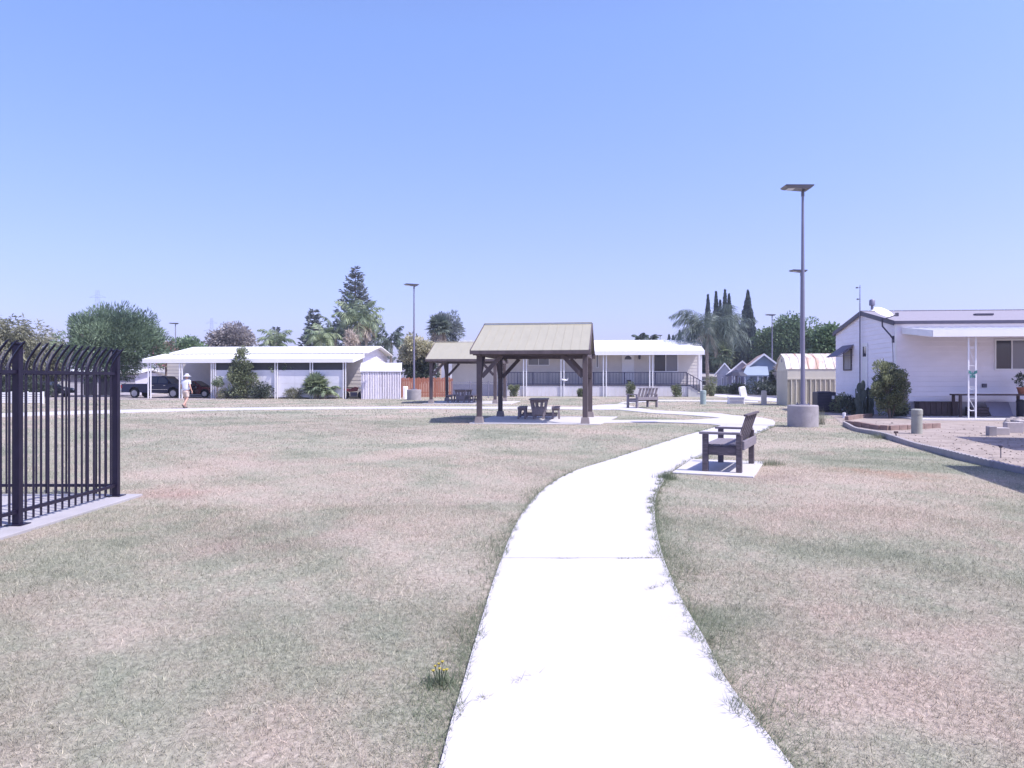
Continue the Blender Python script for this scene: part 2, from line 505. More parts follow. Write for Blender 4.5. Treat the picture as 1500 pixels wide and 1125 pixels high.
# ================================================================= materials
LAWN_STOPS = [(0.30, (0.232, 0.243, 0.178)), (0.425, (0.308, 0.303, 0.230)), (0.525, (0.370, 0.330, 0.262)), (0.64, (0.428, 0.356, 0.292))]
LAWN_BARE = (0.31, 0.25, 0.21)
def spot(px, py, r, col, k): return (*G(px, py), r, col, k)
LAWN_SPOTS = [spot(1340, 697, 0.9, (0.40, 0.26, 0.19), 0.6), spot(1250, 690, 0.7, (0.392, 0.261, 0.189), 0.6), spot(395, 785, 1.3, (0.27, 0.215, 0.18), 0.6), spot(300, 618, 8, (.235, .235, .178), .55), spot(560, 628, 5, (.235, .228, .175), .5), spot(150, 650, 4, (.225, .235, .175), .5), spot(820, 645, 3, (.24, .24, .18), .45), spot(1330, 900, 1.7, (.43, .342, .285), .65), spot(1200, 1040, .7, (.43, .342, .285), .6), spot(1150, 745, 1.9, (.43, .342, .285), .6), spot(1400, 1020, 1.0, (.43, .342, .285), .6), spot(400, 1050, .6, (.43, .342, .285), .7), spot(620, 730, 1.6, (.43, .342, .285), .5), spot(60, 880, .9, (.43, .342, .285), .5), spot(90, 1010, .8, (.225, .242, .175), .6), spot(330, 930, .9, (.225, .242, .175), .5), spot(1180, 640, 2.5, (.23, .24, .17), .5),
              spot(250, 722, 0.9, (0.392, 0.275, 0.232), 0.8), spot(1300, 663, 1.3, (0.174, 0.217, 0.145), 0.7), 
              spot(1330, 590 + 30, 1.2, (0.392, 0.334, 0.290), 0.5), spot(700, 612, 2.2, (0.174, 0.203, 0.145), 0.3), spot(560, 905, 0.9, (0.189, 0.225, 0.160), 0.5),
              spot(1080, 905, 0.5, (0.189, 0.225, 0.160), 0.6), spot(900, 565 + 40, 3.0, (0.189, 0.232, 0.145), 0.5)]
BARK = mat('bark', (0.16, 0.12, 0.10), 0.9, 0.35, 6, 0.6, 30, stretch=(1, 1, .25))
PALM_BARK = mat('palm_bark', (0.30, 0.25, 0.22), 0.9, 0.25, 8, 0.5, 25, stretch=(.4, .4, 2))
CONC = mat('concrete', (0.52, 0.495, 0.49), 0.85, 0.07, 2.2, 0.25, 45)
CONC_PATH = mat('path_concrete', (0.50, 0.475, 0.475), 0.85, 0.05, 1.4, 0.2, 60, stain=((0.44, 0.415, 0.40), 0.64, 1.1))
CONC_GREY = mat('grey_concrete', (0.31, 0.285, 0.295), 0.85, 0.12, 4, 0.4, 35, stain=((0.235, 0.215, 0.215), 0.58, 3))
WHITE = mat('white_paint', (0.78, 0.765, 0.78), 0.5, 0.04, 2, 0.1, 30, stain=((0.66, 0.63, 0.62), 0.66, 1.5))
WHITE_SIDING = mat('white_siding', (0.84, 0.79, 0.85), 0.55, 0.045, 1.2, 0.1, 20, stain=((0.76, 0.71, 0.74), 0.62, 0.9), stretch=(1, 1, 2.5))
CREAM_SIDING = mat('cream_siding', (0.66, 0.61, 0.58), 0.55, 0.05, 1.2, 0.1, 20)
TRIM = mat('trim_white', (0.80, 0.78, 0.80), 0.4, 0.03, 3)
ROOF_WHITE = mat('white_metal_roof', (0.80, 0.79, 0.79), 0.4, 0.04, 1.0, stain=((0.70, 0.68, 0.66), 0.63, 0.7), stretch=(1, 3, 1))
SHINGLE = mat('pale_shingle', (0.265, 0.245, 0.285), 0.9, 0.14, 9, 0.6, 60, stretch=(1, 3, 3))
DARK_TRIM = mat('dark_trim', (0.06, 0.055, 0.09), 0.5, 0.1, 3)
IRON = mat('black_iron', (0.013, 0.010, 0.026), 0.42, 0.2, 8, 0.1, 60, spec=0.3)
RAIL = mat('dark_rail', (0.035, 0.034, 0.075), 0.4, 0.1, 5)
WOOD = mat('weathered_wood', (0.098, 0.079, 0.092), 0.8, 0.3, 5, 0.5, 40, stretch=(6, 1, 6), stain=((0.22, 0.195, 0.22), 0.56, 6))
TABLE_WOOD = mat('table_wood', (0.23, 0.195, 0.21), 0.85, 0.22, 5, 0.4, 40, stretch=(6, 1, 6))
WOOD_PALE_LIT = mat('silvered_lit_wood', (0.20, 0.175, 0.20), 0.85, 0.2, 5, 0.4, 40, stretch=(6, 1, 6))  # weathered pale wood, with sun glare also painted into the tone
WOOD_WARM = mat('warm_wood', (0.15, 0.083, 0.062), 0.8, 0.25, 5, 0.4, 40)
BEAM_WOOD = mat('stained_beam', (0.090, 0.068, 0.074), 0.75, 0.28, 4, 0.4, 30, stretch=(1, 1, .3))
BOOT = mat('post_boot', (0.24, 0.205, 0.20), 0.8, 0.12, 5)
TAN_ROOF = mat('tan_metal', (0.345, 0.322, 0.240), 0.5, 0.05, 1.2, stain=((0.33, 0.29, 0.21), 0.6, 1.2), stretch=(3, 1, 1))
GALV = mat('painted_pole', (0.20, 0.19, 0.25), 0.45, 0.08, 2, metal=0.3)
PANEL = mat('solar_panel', (0.03, 0.03, 0.045), 0.25, 0.1, 3)
HEAD = mat('lamp_housing', (0.12, 0.115, 0.14), 0.4, 0.1, 3)
LENS = mat('lamp_lens', (0.55, 0.55, 0.56), 0.3, 0.05, 3)
GLASS = glass('window_glass', (0.045, 0.045, 0.06))
GLASS_PALE = glass('blind_glass', (0.20, 0.20, 0.235))
CURTAIN = mat('curtain', (0.34, 0.33, 0.36), 0.7, 0.15, 6, stretch=(6, 1, .3))
BLUE_TRUCK = mat('navy_car_paint', (0.005, 0.010, 0.045), 0.22, 0.05, 2)
RED_CAR = mat('red_car_paint', (0.13, 0.016, 0.024), 0.25, 0.05, 2)
BLACK_CAR = mat('dark_car_paint', (0.02, 0.02, 0.028), 0.25, 0.05, 2)
RUBBER = mat('tyre_rubber', (0.018, 0.017, 0.02), 0.8, 0.15, 12)
ALLOY = mat('wheel_alloy', (0.42, 0.41, 0.44), 0.3, 0.06, 5, metal=0.8)
CHROME = mat('chrome', (0.6, 0.6, 0.62), 0.2, 0.03, 3, metal=1.0)
SHED_WALL = mat('cream_shed', (0.60, 0.55, 0.45), 0.55, 0.05, 1.2, stain=((0.52, 0.46, 0.36), 0.63, 1.2))
SHED_ROOF = mat('rusty_white_roof', (0.62, 0.59, 0.55), 0.6, 0.05, 2, stain=((0.43, 0.27, 0.20), 0.46, 1.3), stretch=(2.2, .5, .5))
ORANGE_FENCE = mat('orange_stained_wood', (0.34, 0.13, 0.08), 0.75, 0.2, 3, 0.3, 30, stretch=(4, 4, .4))
BRICK = mat('brown_block', (0.24, 0.165, 0.145), 0.9, 0.2, 6, 0.5, 40)
PALE_BLOCK = mat('pale_block', (0.44, 0.40, 0.40), 0.9, 0.1, 4, 0.5, 40)
ROCK = mat('rock', (0.30, 0.265, 0.25), 0.9, 0.25, 6, 0.7, 20)
SOIL = mat('bare_soil', (0.315, 0.26, 0.225), 0.95, 0.22, 1.3, 0.9, 14, stain=((0.25, 0.205, 0.175), 0.52, 1.6))
ASPHALT = mat('asphalt', (0.105, 0.10, 0.125), 0.85, 0.12, 0.5, 0.3, 20)
DARK_BROWN = mat('dark_brown_wood', (0.075, 0.05, 0.055), 0.75, 0.2, 4)
GREY_BOARD = mat('grey_board', (0.24, 0.22, 0.29), 0.7, 0.08, 2)
TERRA = mat('terracotta', (0.33, 0.125, 0.075), 0.8, 0.1, 5)
GREEN_BOX = mat('green_pedestal', (0.29, 0.36, 0.35), 0.5, 0.06, 3)
TAN_BOX = mat('tan_pedestal', (0.40, 0.375, 0.355), 0.6, 0.06, 3)
STONE_POST = mat('cement_post', (0.31, 0.31, 0.275), 0.9, 0.1, 5, 0.5, 40)
TEAL = mat('teal_metal', (0.05, 0.19, 0.19), 0.5, 0.1, 5)
AWNING = mat('purple_grey_awning', (0.17, 0.15, 0.20), 0.7, 0.08, 4)
STEEL = mat('hazed_steel', (0.24, 0.27, 0.38), 0.6, 0.05, 1)  # blue-grey with the distance haze put into the colour
SKIN = mat('skin', (0.50, 0.29, 0.22), 0.6, 0.06, 8)
SHIRT = mat('pale_shirt', (0.62, 0.62, 0.70), 0.85, 0.06, 10, 0.3, 30)
SHORTS = mat('khaki_shorts', (0.55, 0.44, 0.37), 0.85, 0.06, 10, 0.3, 30)
HAT = mat('pale_hat', (0.58, 0.57, 0.60), 0.85, 0.06, 10)
SHOE = mat('grey_shoe', (0.13, 0.11, 0.11), 0.7, 0.1, 10)
LILAC = mat('lilac_siding', (0.46, 0.41, 0.50), 0.7, 0.05, 1)
BLUE_SIDING = mat('pale_blue_siding', (0.25, 0.30, 0.375), 0.7, 0.05, 1)
BROWN_ROOF = mat('brown_shingle', (0.36, 0.26, 0.22), 0.9, 0.12, 3, 0.4, 20)
GREY_ROOF = mat('grey_shingle', (0.33, 0.31, 0.31), 0.9, 0.12, 3)
TAN_WALL = mat('tan_stucco', (0.44, 0.36, 0.34), 0.85, 0.06, 1)
BIN = mat('dark_plastic', (0.03, 0.03, 0.05), 0.5, 0.1, 4)

F_PINE = foliage('pine_needles', (0.042, 0.068, 0.048), (0.155, 0.205, 0.13))
F_CONIFER = foliage('blue_conifer', (0.060, 0.072, 0.082), (0.155, 0.175, 0.175))
F_PALM = foliage('palm_leaf', (0.075, 0.105, 0.075), (0.20, 0.235, 0.14))
F_PALM_GREY = foliage('grey_palm_leaf', (0.036, 0.052, 0.050), (0.11, 0.135, 0.115))
F_DEAD = foliage('dead_frond', (0.24, 0.19, 0.16), (0.38, 0.33, 0.28), 0.2)
F_CYPRESS = foliage('cypress_leaf', (0.030, 0.044, 0.050), (0.082, 0.105, 0.098), 0.1)
F_TREE = foliage('broad_leaf', (0.050, 0.085, 0.050), (0.135, 0.185, 0.10))
F_OLIVE = foliage('olive_leaf', (0.09, 0.095, 0.065), (0.21, 0.205, 0.145))
F_BROWN = foliage('plum_leaf', (0.135, 0.122, 0.125), (0.265, 0.245, 0.245))
F_CREAM = foliage('cream_blossom', (0.10, 0.105, 0.06), (0.42, 0.39, 0.28), 0.3)
F_PINK = foliage('pink_blossom', (0.12, 0.10, 0.08), (0.42, 0.16, 0.19), 0.2)
F_SHRUB = foliage('shrub_leaf', (0.046, 0.062, 0.038), (0.185, 0.20, 0.115))
F_DARK = foliage('dark_leaf', (0.022, 0.032, 0.030), (0.075, 0.09, 0.065))
F_YELLOW = foliage('yellow_petal', (0.26, 0.21, 0.04), (0.34, 0.27, 0.06), 0.2)

m, nt, b = nodes('lawn_soil')
p, v, c = lawn_nodes(nt)
c = mixc(nt, 1.0, c, ramp(nt, noise(nt, v, 28, 4, 0.7), [(0.3, (0.62, 0.62, 0.62)), (0.7, (1.28, 1.28, 1.28))]), 'MULTIPLY')
nt.links.new(c, b.inputs['Base Color']); b.inputs['Roughness'].default_value = 0.95; b.inputs['Specular IOR Level'].default_value = 0.1
bp = nt.nodes.new('ShaderNodeBump'); bp.inputs['Strength'].default_value = 0.8; bp.inputs['Distance'].default_value = 0.03
nt.links.new(noise(nt, v, 16, 6, 0.7), bp.inputs['Height']); nt.links.new(bp.outputs[0], b.inputs['Normal'])
LAWN = m
m, nt, b = nodes('lawn_blades')
p, v, c = lawn_nodes(nt, True)
ta = nt.nodes.new('ShaderNodeAttribute'); ta.attribute_name = 'tint'
geo = nt.nodes.new('ShaderNodeNewGeometry')
c = mixc(nt, 1.0, c, ramp(nt, geo.outputs['Random Per Island'], [(0, (0.52, 0.54, 0.52)), (0.45, (1.0, 1.0, 0.98)), (0.85, (1.35, 1.33, 1.3)), (1, (2.2, 2.12, 2.05))]), 'MULTIPLY')
c = mixc(nt, ta.outputs['Fac'], c, (0.155, 0.19, 0.115))
nt.links.new(c, b.inputs['Base Color']); b.inputs['Roughness'].default_value = 0.7; b.inputs['Specular IOR Level'].default_value = 0.25
tr = nt.nodes.new('ShaderNodeBsdfTranslucent'); nt.links.new(c, tr.inputs[0])
mx = nt.nodes.new('ShaderNodeMixShader'); mx.inputs[0].default_value = 0.3
nt.links.new(b.outputs[0], mx.inputs[1]); nt.links.new(tr.outputs[0], mx.inputs[2]); nt.links.new(mx.outputs[0], nt.nodes['Material Output'].inputs[0])
BLADES = m

# ================================================================= ground, path, street
mb = MB(); mb.poly([(-3000, -3000, 0), (3000, -3000, 0), (3000, 3000, 0), (-3000, 3000, 0)])
struct(mb.build('ground', LAWN))

rows = [(1340, 585, 1330), (1200, 622, 1214), (1125, 645, 1157), (1060, 662, 1108), (1000, 680, 1063), (940, 697, 1032), (900, 709, 1008), (860, 721, 988), (821, 735, 972),
        (780, 751, 962), (750, 768, 959), (725, 789, 962), (705, 815, 973), (690, 846, 986), (675, 893, 1012), (664, 926, 1041), (653, 960, 1068), (640, 1000, 1098), (631, 1032, 1120), (624, 1056, 1134)]
Lp = [Vector((*G(a, y), 0)) for y, a, b_ in rows]; Rp = [Vector((*G(b_, y), 0)) for y, a, b_ in rows]
def spline(P, n=8):
    out = []
    for i in range(len(P) - 1):
        p0, p1, p2, p3 = P[max(i - 1, 0)], P[i], P[i + 1], P[min(i + 2, len(P) - 1)]
        for k in range(n):
            t = k / n
            out.append(0.5 * (2 * p1 + (p2 - p0) * t + (2 * p0 - 5 * p1 + 4 * p2 - p3) * t * t + (3 * p1 - p0 - 3 * p2 + p3) * t ** 3))
    return out + [P[-1]]
Ls, Rs = spline(Lp), spline(Rp)
PZ = 0.022
path_polys = []
fp = MB()
def slab_strip(L, Rr, z=PZ):
    """one poured slab between two edges"""
    i = len(fp.v); n = len(L)
    for a, b_ in zip(L, Rr):
        fp.v += [(a.x, a.y, z), (b_.x, b_.y, z), (a.x, a.y, -0.05), (b_.x, b_.y, -0.05)]
    for k in range(n - 1):
        q = i + 4 * k
        fp.f += [(q, q + 1, q + 5, q + 4), (q, q + 4, q + 6, q + 2), (q + 1, q + 3, q + 7, q + 5)]
    fp.f += [(i, i + 2, i + 3, i + 1), (i + 4 * n - 4, i + 4 * n - 3, i + 4 * n - 1, i + 4 * n - 2)]
    path_polys.append([(q.x, q.y) for q in L] + [(q.x, q.y) for q in reversed(Rr)])
joint = 8 * 8            # the open joint lies at photo row 821
edges = [0, joint, len(Ls) - 1]
for a, b_ in zip(edges[:-1], edges[1:]):
    L, Rr = [q.copy() for q in Ls[a:b_ + 1]], [q.copy() for q in Rs[a:b_ + 1]]
    g = 0.007 if a == joint or b_ == joint else 0.0008
    d0 = (L[1] - L[0]).normalized() * g; d1 = (L[-1] - L[-2]).normalized() * g
    if a: L[0] += d0; Rr[0] += d0
    if b_ != len(Ls) - 1: L[-1] -= d1; Rr[-1] -= d1
    slab_strip(L, Rr)
def slab_poly(px):
    P = [G(*q) for q in px]
    fp.prism([(x, y, -0.05) for x, y in P], (0, 0, 0.05 + PZ)); path_polys.append(P)
slab_poly([(1056, 623.8), (1134, 623.8), (1135.5, 619), (1132, 616), (1115, 612.5), (1100, 611), (1075, 609), (1055, 613)])
def vv(px): return [Vector((*G(*q), 0)) for q in px]
low = vv([(1055, 613), (1045, 611.5), (1000, 608), (960, 606), (930, 603), (905, 600.5), (874, 600.5), (850, 600.5), (816, 599.8), (700, 599.2), (590, 598.9), (400, 600.3), (290, 602), (180, 605), (60, 609), (-90, 615)])
upp = vv([(1075, 609), (1053, 606), (1000, 603.5), (960, 601.5), (935, 598), (912, 592), (880, 593.5), (850, 596.6), (816, 596.4), (700, 596.2), (590, 596.0), (400, 597), (290, 598.5), (180, 600.8), (60, 604), (-90, 609)])
slab_strip(low, upp)
slab_strip(vv([(1056, 623.8), (1040, 622), (1000, 620), (960, 619), (884, 620)]), vv([(1055, 613), (1006, 616), (960, 615.7), (920, 616), (884, 616)]))
struct(fp.build('footpath', CONC_PATH))
fp = MB()
slab_strip(vv([(906, 591.5), (958, 588), (1000, 588), (1035, 588.3), (1075, 589), (1110, 590)]), vv([(912, 589.4), (958, 586), (1000, 586.2), (1035, 586.5), (1075, 587), (1110, 587.6)]), 0.02)
slab_strip(vv([(1034, 579), (1070, 583.5), (1100, 586.5), (1150, 589.5), (1260, 595)]), vv([(1036, 574.5), (1068, 578.8), (1100, 581), (1150, 583), (1260, 585)]), 0.02)
struct(fp.build('sidewalk', CONC_PATH))
mb = MB(); P = [G(1036, 574.2), G(1068, 578.6), G(1100, 580.8), G(1150, 582.7), G(1260, 584.5), (90, 62), (130, 95), (75, 170), (60, 175), (34, 102)]
mb.poly([(x, y, 0.006) for x, y in P]); struct(mb.build('street', ASPHALT))
# driveway and bare strip before the left-hand house
mb = MB(); mb.poly([(x, y, 0.006) for x, y in [G(-40, 586.0), G(330, 585.6), G(330, 577), G(-40, 577)]]); struct(mb.build('driveway', mat('drive_concrete', (0.33, 0.285, 0.28), 0.9, 0.15, 0.6, 0.3, 20)))

def inside(P, poly):
    x, y = P[:, 0], P[:, 1]; r = np.zeros(len(P), bool); n = len(poly)
    for i in range(n):
        x0, y0 = poly[i]; x1, y1 = poly[(i + 1) % n]
        if y0 == y1: continue
        c_ = ((y0 > y) != (y1 > y)) & (x < (x1 - x0) * (y - y0) / (y1 - y0) + x0)
        r ^= c_
    return r

# ---- pads
def pad(name, pts, z=0.03, m_=None):
    mb = MB(); mb.prism([(x, y, -0.05) for x, y in pts], (0, 0, 0.05 + z)); o = struct(mb.build(name, m_ or CONC_PATH, bevel=0.006))
    path_polys.append(list(pts)); return o
bench_pad = [G(984, 694), G(1104, 700.5), G(1119, 678), G(1013.5, 674.3)]
pad('bench_pad', bench_pad, 0.026)
PAV1 = Frame(-1.13, 26.0, R(-8)); PAV2 = Frame(*at(631.5, 48.0), R(-6))
def fpt(fr, x, y): return (fr.x + fr.c * x - fr.s * y, fr.y + fr.s * x + fr.c * y)
pad('picnic_pad', [fpt(PAV1, -0.32, -0.22), fpt(PAV1, 4.15, -0.22), fpt(PAV1, 4.75, 5.1), fpt(PAV1, -0.32, 5.1)])
pad('picnic_pad', [fpt(PAV2, -0.5, -0.35), fpt(PAV2, 5.2, -0.35), fpt(PAV2, 5.2, 5.7), fpt(PAV2, -0.5, 5.7)])
FX, FY0, FY1 = -5.03, 7.64, 9.54      # enclosure corner posts
pad('enclosure_slab', [(-14, 1.5), (-4.80, 1.5), (-4.78, 9.72), (-14, 9.72)], 0.03, mat('slab_concrete', (0.36, 0.34, 0.35), 0.85, 0.08, 2.2, 0.25, 45))
# ---- garden soil of the right-hand yard
edge_px = [(1236, 623), (1252, 631), (1280, 637), (1300, 643), (1330, 652), (1365, 662), (1400, 672), (1450, 683.5), (1500, 694.5), (1580, 712), (1700, 740)]
edge_w = spline([Vector((*G(*q), 0)) for q in edge_px], 10)
yard = [(q.x, q.y) for q in edge_w] + [(30, 8), (34, 40), G(1180, 592), G(1205, 604), G(1222, 612)]
mb = MB(); mb.poly([(x, y, 0.008) for x, y in yard]); struct(mb.build('garden_soil', SOIL))
path_polys.append(yard)
path_polys.append(P)

# ================================================================= lawn grass
rng = np.random.default_rng(3)
def sample(d0, d1, dens):
    q = lambda d: 0.36 * d * d + d          # half-width grows as 0.72 d + 1
    n = int(2 * (q(d1) - q(d0)) * dens)
    d = (-1 + np.sqrt(1 + 1.44 * rng.uniform(q(d0), q(d1), n))) / 0.72; x = rng.uniform(-1, 1, n) * (0.72 * d + 1)
    return np.stack([x, d], 1)
edge_pts = np.array([(q.x, q.y) for q in Ls] + [(q.x, q.y) for q in Rs])
seg_a = np.concatenate([np.array([(q.x, q.y) for q in s[:-1]]) for s in (Ls, Rs)]); seg_b = np.concatenate([np.array([(q.x, q.y) for q in s[1:]]) for s in (Ls, Rs)])
side_ = np.array([0] * (len(Ls) - 1) + [1] * (len(Rs) - 1))
def edge_dist(P):
    out = np.full(len(P), 9.0); sd = np.zeros(len(P), int)
    for k, (a, b_) in enumerate(zip(seg_a, seg_b)):
        ab = b_ - a; t = np.clip(((P - a) @ ab) / (ab @ ab), 0, 1); d = np.linalg.norm(P - a - t[:, None] * ab, axis=1)
        m_ = d < out; out[m_] = d[m_]; sd[m_] = side_[k]
    return out, sd
def blades(P, L, W, lean, tint):
    n = len(P); az = rng.uniform(0, 2 * np.pi, n); ln = np.clip(rng.normal(lean, 0.3, n), 0.1, 1.5)
    h = np.stack([np.cos(az) * np.sin(ln), np.sin(az) * np.sin(ln), np.cos(ln)], 1)
    s = np.stack([-np.sin(az), np.cos(az), np.zeros(n)], 1); tw = rng.uniform(-0.9, 0.9, n)
    s = s * np.cos(tw)[:, None] + np.stack([np.cos(az), np.sin(az), np.zeros(n)], 1) * np.sin(tw)[:, None]
    B = np.column_stack([P, np.full(n, -0.004)]); L = L[:, None]; W = W[:, None]
    tip = B + h * L; tip[:, 2] = np.maximum(tip[:, 2], 0.004)
    V = np.stack([B - s * W / 2, B + s * W / 2, tip], 1).reshape(-1, 3)
    return V, np.repeat(tint, 3)
PV, PT = [], []
def lawn(d0, d1, dens, L, W, lean=0.95):
    P_ = sample(d0, d1, dens); keep = np.ones(len(P_), bool)
    for poly in path_polys: keep &= ~inside(P_, poly)
    P_ = P_[keep]; ed, sd = edge_dist(P_)
    # uneven thickness: thin where worn
    t = np.sin(P_[:, 0] * 1.7 + 1.3 * np.sin(P_[:, 1] * 0.9)) * np.sin(P_[:, 1] * 1.3 + 0.7 * P_[:, 0]) + 0.5 * np.sin(P_[:, 0] * 4.1 + P_[:, 1] * 3.3)
    keep = rng.uniform(0, 1, len(P_)) < np.clip(0.72 + 0.28 * t, 0.25, 1); P_, ed, sd, t = P_[keep], ed[keep], sd[keep], t[keep]
    wide = np.where(sd == 1, 0.34, 0.22) * (1 + 0.5 * np.sin(P_[:, 1] * 2.1) + 0.3 * np.sin(P_[:, 1] * 5.7))
    near = np.clip(1 - ed / np.maximum(wide, 0.05), 0, 1)
    band = np.clip(1 - ed / (0.9 + 0.35 * np.sin(P_[:, 1] * 1.3 + 2 * sd)), 0, 1)
    tint = np.clip(near * 1.1 * rng.uniform(0.2, 1.1, len(P_)), 0, 0.9) + (rng.uniform(0, 1, len(P_)) < 0.10 + 0.45 * band) * 0.45
    V, T = blades(P_, L * rng.uniform(0.5, 1.4, len(P_)) * (1 + 0.7 * near), W * rng.uniform(0.7, 1.3, len(P_)), lean, np.clip(tint, 0, 0.95))
    PV.append(V); PT.append(T)
lawn(1.2, 5.0, 13000, 0.042, 0.0030, 1.05)
lawn(5.0, 9.0, 7000, 0.045, 0.0040, 1.05)
lawn(9.0, 16.0, 2600, 0.045, 0.0056, 1.1)
lawn(16.0, 30.0, 600, 0.05, 0.012, 1.1)
lawn(30.0, 62.0, 90, 0.065, 0.030, 1.1)
# longer fringe leaning over the path edges
for S, dens, reach in ((Ls, 380, 0.035), (Rs, 800, 0.075)):
    for a, b_ in zip(S[:-1], S[1:]):
        if a.y > 24 or a.y < 2: continue
        ln = (b_ - a).length; n = int(ln * dens * (1 if a.y < 12 else 0.4)); t = rng.uniform(0, 1, n)
        nrm = np.array([-(b_ - a).y, (b_ - a).x]) / max(ln, 1e-6)
        q = np.array([a.x, a.y]) + t[:, None] * np.array([(b_ - a).x, (b_ - a).y])
        cl = np.clip(np.sin(q[:, 1] * 7.3 + 2 * np.sin(q[:, 1] * 1.7)) * np.sin(q[:, 1] * 3.1 + 1) + 0.5 * np.sin(q[:, 1] * 19.0), 0, 1)
        kp = rng.uniform(0, 1, n) < 0.6 + 0.4 * cl; q, cl = q[kp], cl[kp]; n = len(q)
        amp = reach * (0.3 + 1.0 * cl)
        q = q + nrm * (rng.uniform(-0.6, 1.0, n) * amp * (1 if S is Rs else -1))[:, None]
        far = 1 + max(0, a.y - 5) * 0.09
        V, T = blades(q, rng.uniform(0.03, 0.075, n) * (0.6 + 0.8 * cl), 0.0040 * far * np.ones(n), 1.0, rng.uniform(0.6, 0.98, n)); V[:, 2] += np.repeat(np.where(np.einsum('ij,j->i', q - np.array([a.x, a.y]), nrm) * (1 if S is Rs else -1) > 0, PZ, 0.004), 3); PV.append(V); PT.append(T)
# runners creeping over the slab, grass in the open joint, stray clippings
def streak(px0, px1, n, spread, tint=0.6, L=0.06):
    a, b_ = np.array(G(*px0)), np.array(G(*px1)); t = rng.uniform(0, 1, n)
    q = a + t[:, None] * (b_ - a) + rng.normal(0, spread, (n, 2))
    V, T = blades(q, L * rng.uniform(0.5, 1.3, n), np.full(n, 0.005), 1.2, np.full(n, tint)); V[:, 2] += PZ + 0.002; PV.append(V); PT.append(T)
streak((950, 868), (992, 853), 60, 0.012, 0.5, 0.045); streak((982, 888), (1016, 893), 60, 0.012, 0.5, 0.045); streak((905, 822), (972, 821), 150, 0.007, 0.4, 0.035); streak((808, 822), (850, 822), 50, 0.005, 0.3, 0.03)
streak((700, 1032), (718, 1026), 18, 0.008, 0.2, 0.045); streak((752, 1006), (788, 990), 16, 0.006, 0.2, 0.05); streak((1000, 916), (1015, 917), 10, 0.01, 0.2, 0.03)
streak((1036, 962), (1056, 975), 60, 0.02, 0.5); streak((1100, 1060), (1130, 1080), 40, 0.02, 0.5)
V = np.concatenate(PV); T = np.concatenate(PT)
Fq = np.arange(len(V)).reshape(-1, 3)
struct(link('grass', mesh_np('grass', V, Fq, T), BLADES), 'stuff')
print('blades', len(Fq))
# taller clump round the yellow flower by the path
def tuft(name, label, loc, n, L, rad, tint, cat='grass tuft', m_=None, W=0.006, lean=0.5):
    q = rng.normal(0, rad, (n, 2)); V, T = blades(q, L * rng.uniform(0.5, 1.2, n), np.full(n, W), lean, np.full(n, tint))
    o = link(name, mesh_np(name, V, np.arange(len(V)).reshape(-1, 3), T), m_ or BLADES, None, (*loc, 0)); return tag(o, label, cat)
fl = thing('dandelion', 'small yellow dandelion in green weeds at the left edge of the path', 'flower', G(644, 1004))
q = rng.normal(0, 0.05, (170, 2)); V, T = blades(q, rng.uniform(0.05, 0.10, 170), np.full(170, 0.006), 0.7, np.full(170, 0.95)); link('leaves', mesh_np('leaves', V, np.arange(len(V)).reshape(-1, 3), T), BLADES, fl)
for k in range(7):
    a = k * 2.4; r = 0.02 + 0.012 * (k % 3); x, y, z = r * math.cos(a), r * math.sin(a), 0.075 + 0.012 * (k % 4)
    MB().tube([(x * 0.3, y * 0.3, 0), (x, y, z)], 0.002, 5).build('stem', F_SHRUB, fl)
    MB().lathe([(0.003, -0.005), (0.008, 0.0), (0.009, 0.003), (0.003, 0.006)], 9, (x, y, z)).build('flower_head', F_YELLOW, fl)

# ================================================================= iron fence of the enclosure
fence = thing('metal_fence', 'tall black picket fence with outward curved tips around a concrete slab', 'fence', (FX, FY1))
PH = 1.50; TOPZ = 1.86
post0 = None
def fpost(x, y):
    mb = MB(); mb.box(x - .036, x + .036, y - .036, y + .036, 0.03, 1.86)
    o = mb.build('post', IRON, fence, bevel=0.005)
    MB().box(x - .042, x + .042, y - .042, y + .042, 1.861, 1.885).build('post_cap', IRON, o, bevel=0.006)
    MB().box(x - .085, x + .085, y - .085, y + .085, 0.030, 0.040).build('base_plate', IRON, o)
    return o
SP = FY1 - FY0
for k in range(0, 4): fpost(0, -SP * k)
for k in range(1, 5): fpost(-SP * k, 0)
def picket_mesh(dx, dy):
    mb = MB(); pts = [(0, 0, 0.06), (0, 0, 1.62)]
    for q, z in ((0.008, 1.665), (0.028, 1.71), (0.06, 1.765), (0.10, 1.82), (0.145, 1.875)): pts.append((dx * q, dy * q, z))
    s = 0.0102
    mb.tube(pts, s * 1.35, 4)
    mb.tube([pts[-1], (pts[-1][0] + dx * 0.018, pts[-1][1] + dy * 0.018, pts[-1][2] + 0.022)], [s * 1.35, 0.002], 4)
    return mb
np_ = 15; first = None
for run, (ux, uy, dx, dy, cnt) in enumerate([(0, -1, 1, 0, 3), (-1, 0, 0, 1, 4)]):
    o0 = None
    for s in range(cnt):
        for k in range(1, np_):
            q = SP * (s + k / np_)
            if o0 is None: o = o0 = picket_mesh(dx, dy).build('picket', IRON, fence)
            else: o = o0.copy(); C.objects.link(o)
            o.location = (ux * q, uy * q, 0)
        for z, hh in ((0.165, 0.036), (1.585, 0.036)):
            a = Vector((ux, uy, 0)) * (SP * s + .038); e = Vector((ux, uy, 0)) * (SP * (s + 1) - .038)
            MB().beam(a + Vector((0, 0, z)), e + Vector((0, 0, z)), 0.032, hh).build('rail', IRON, fence)
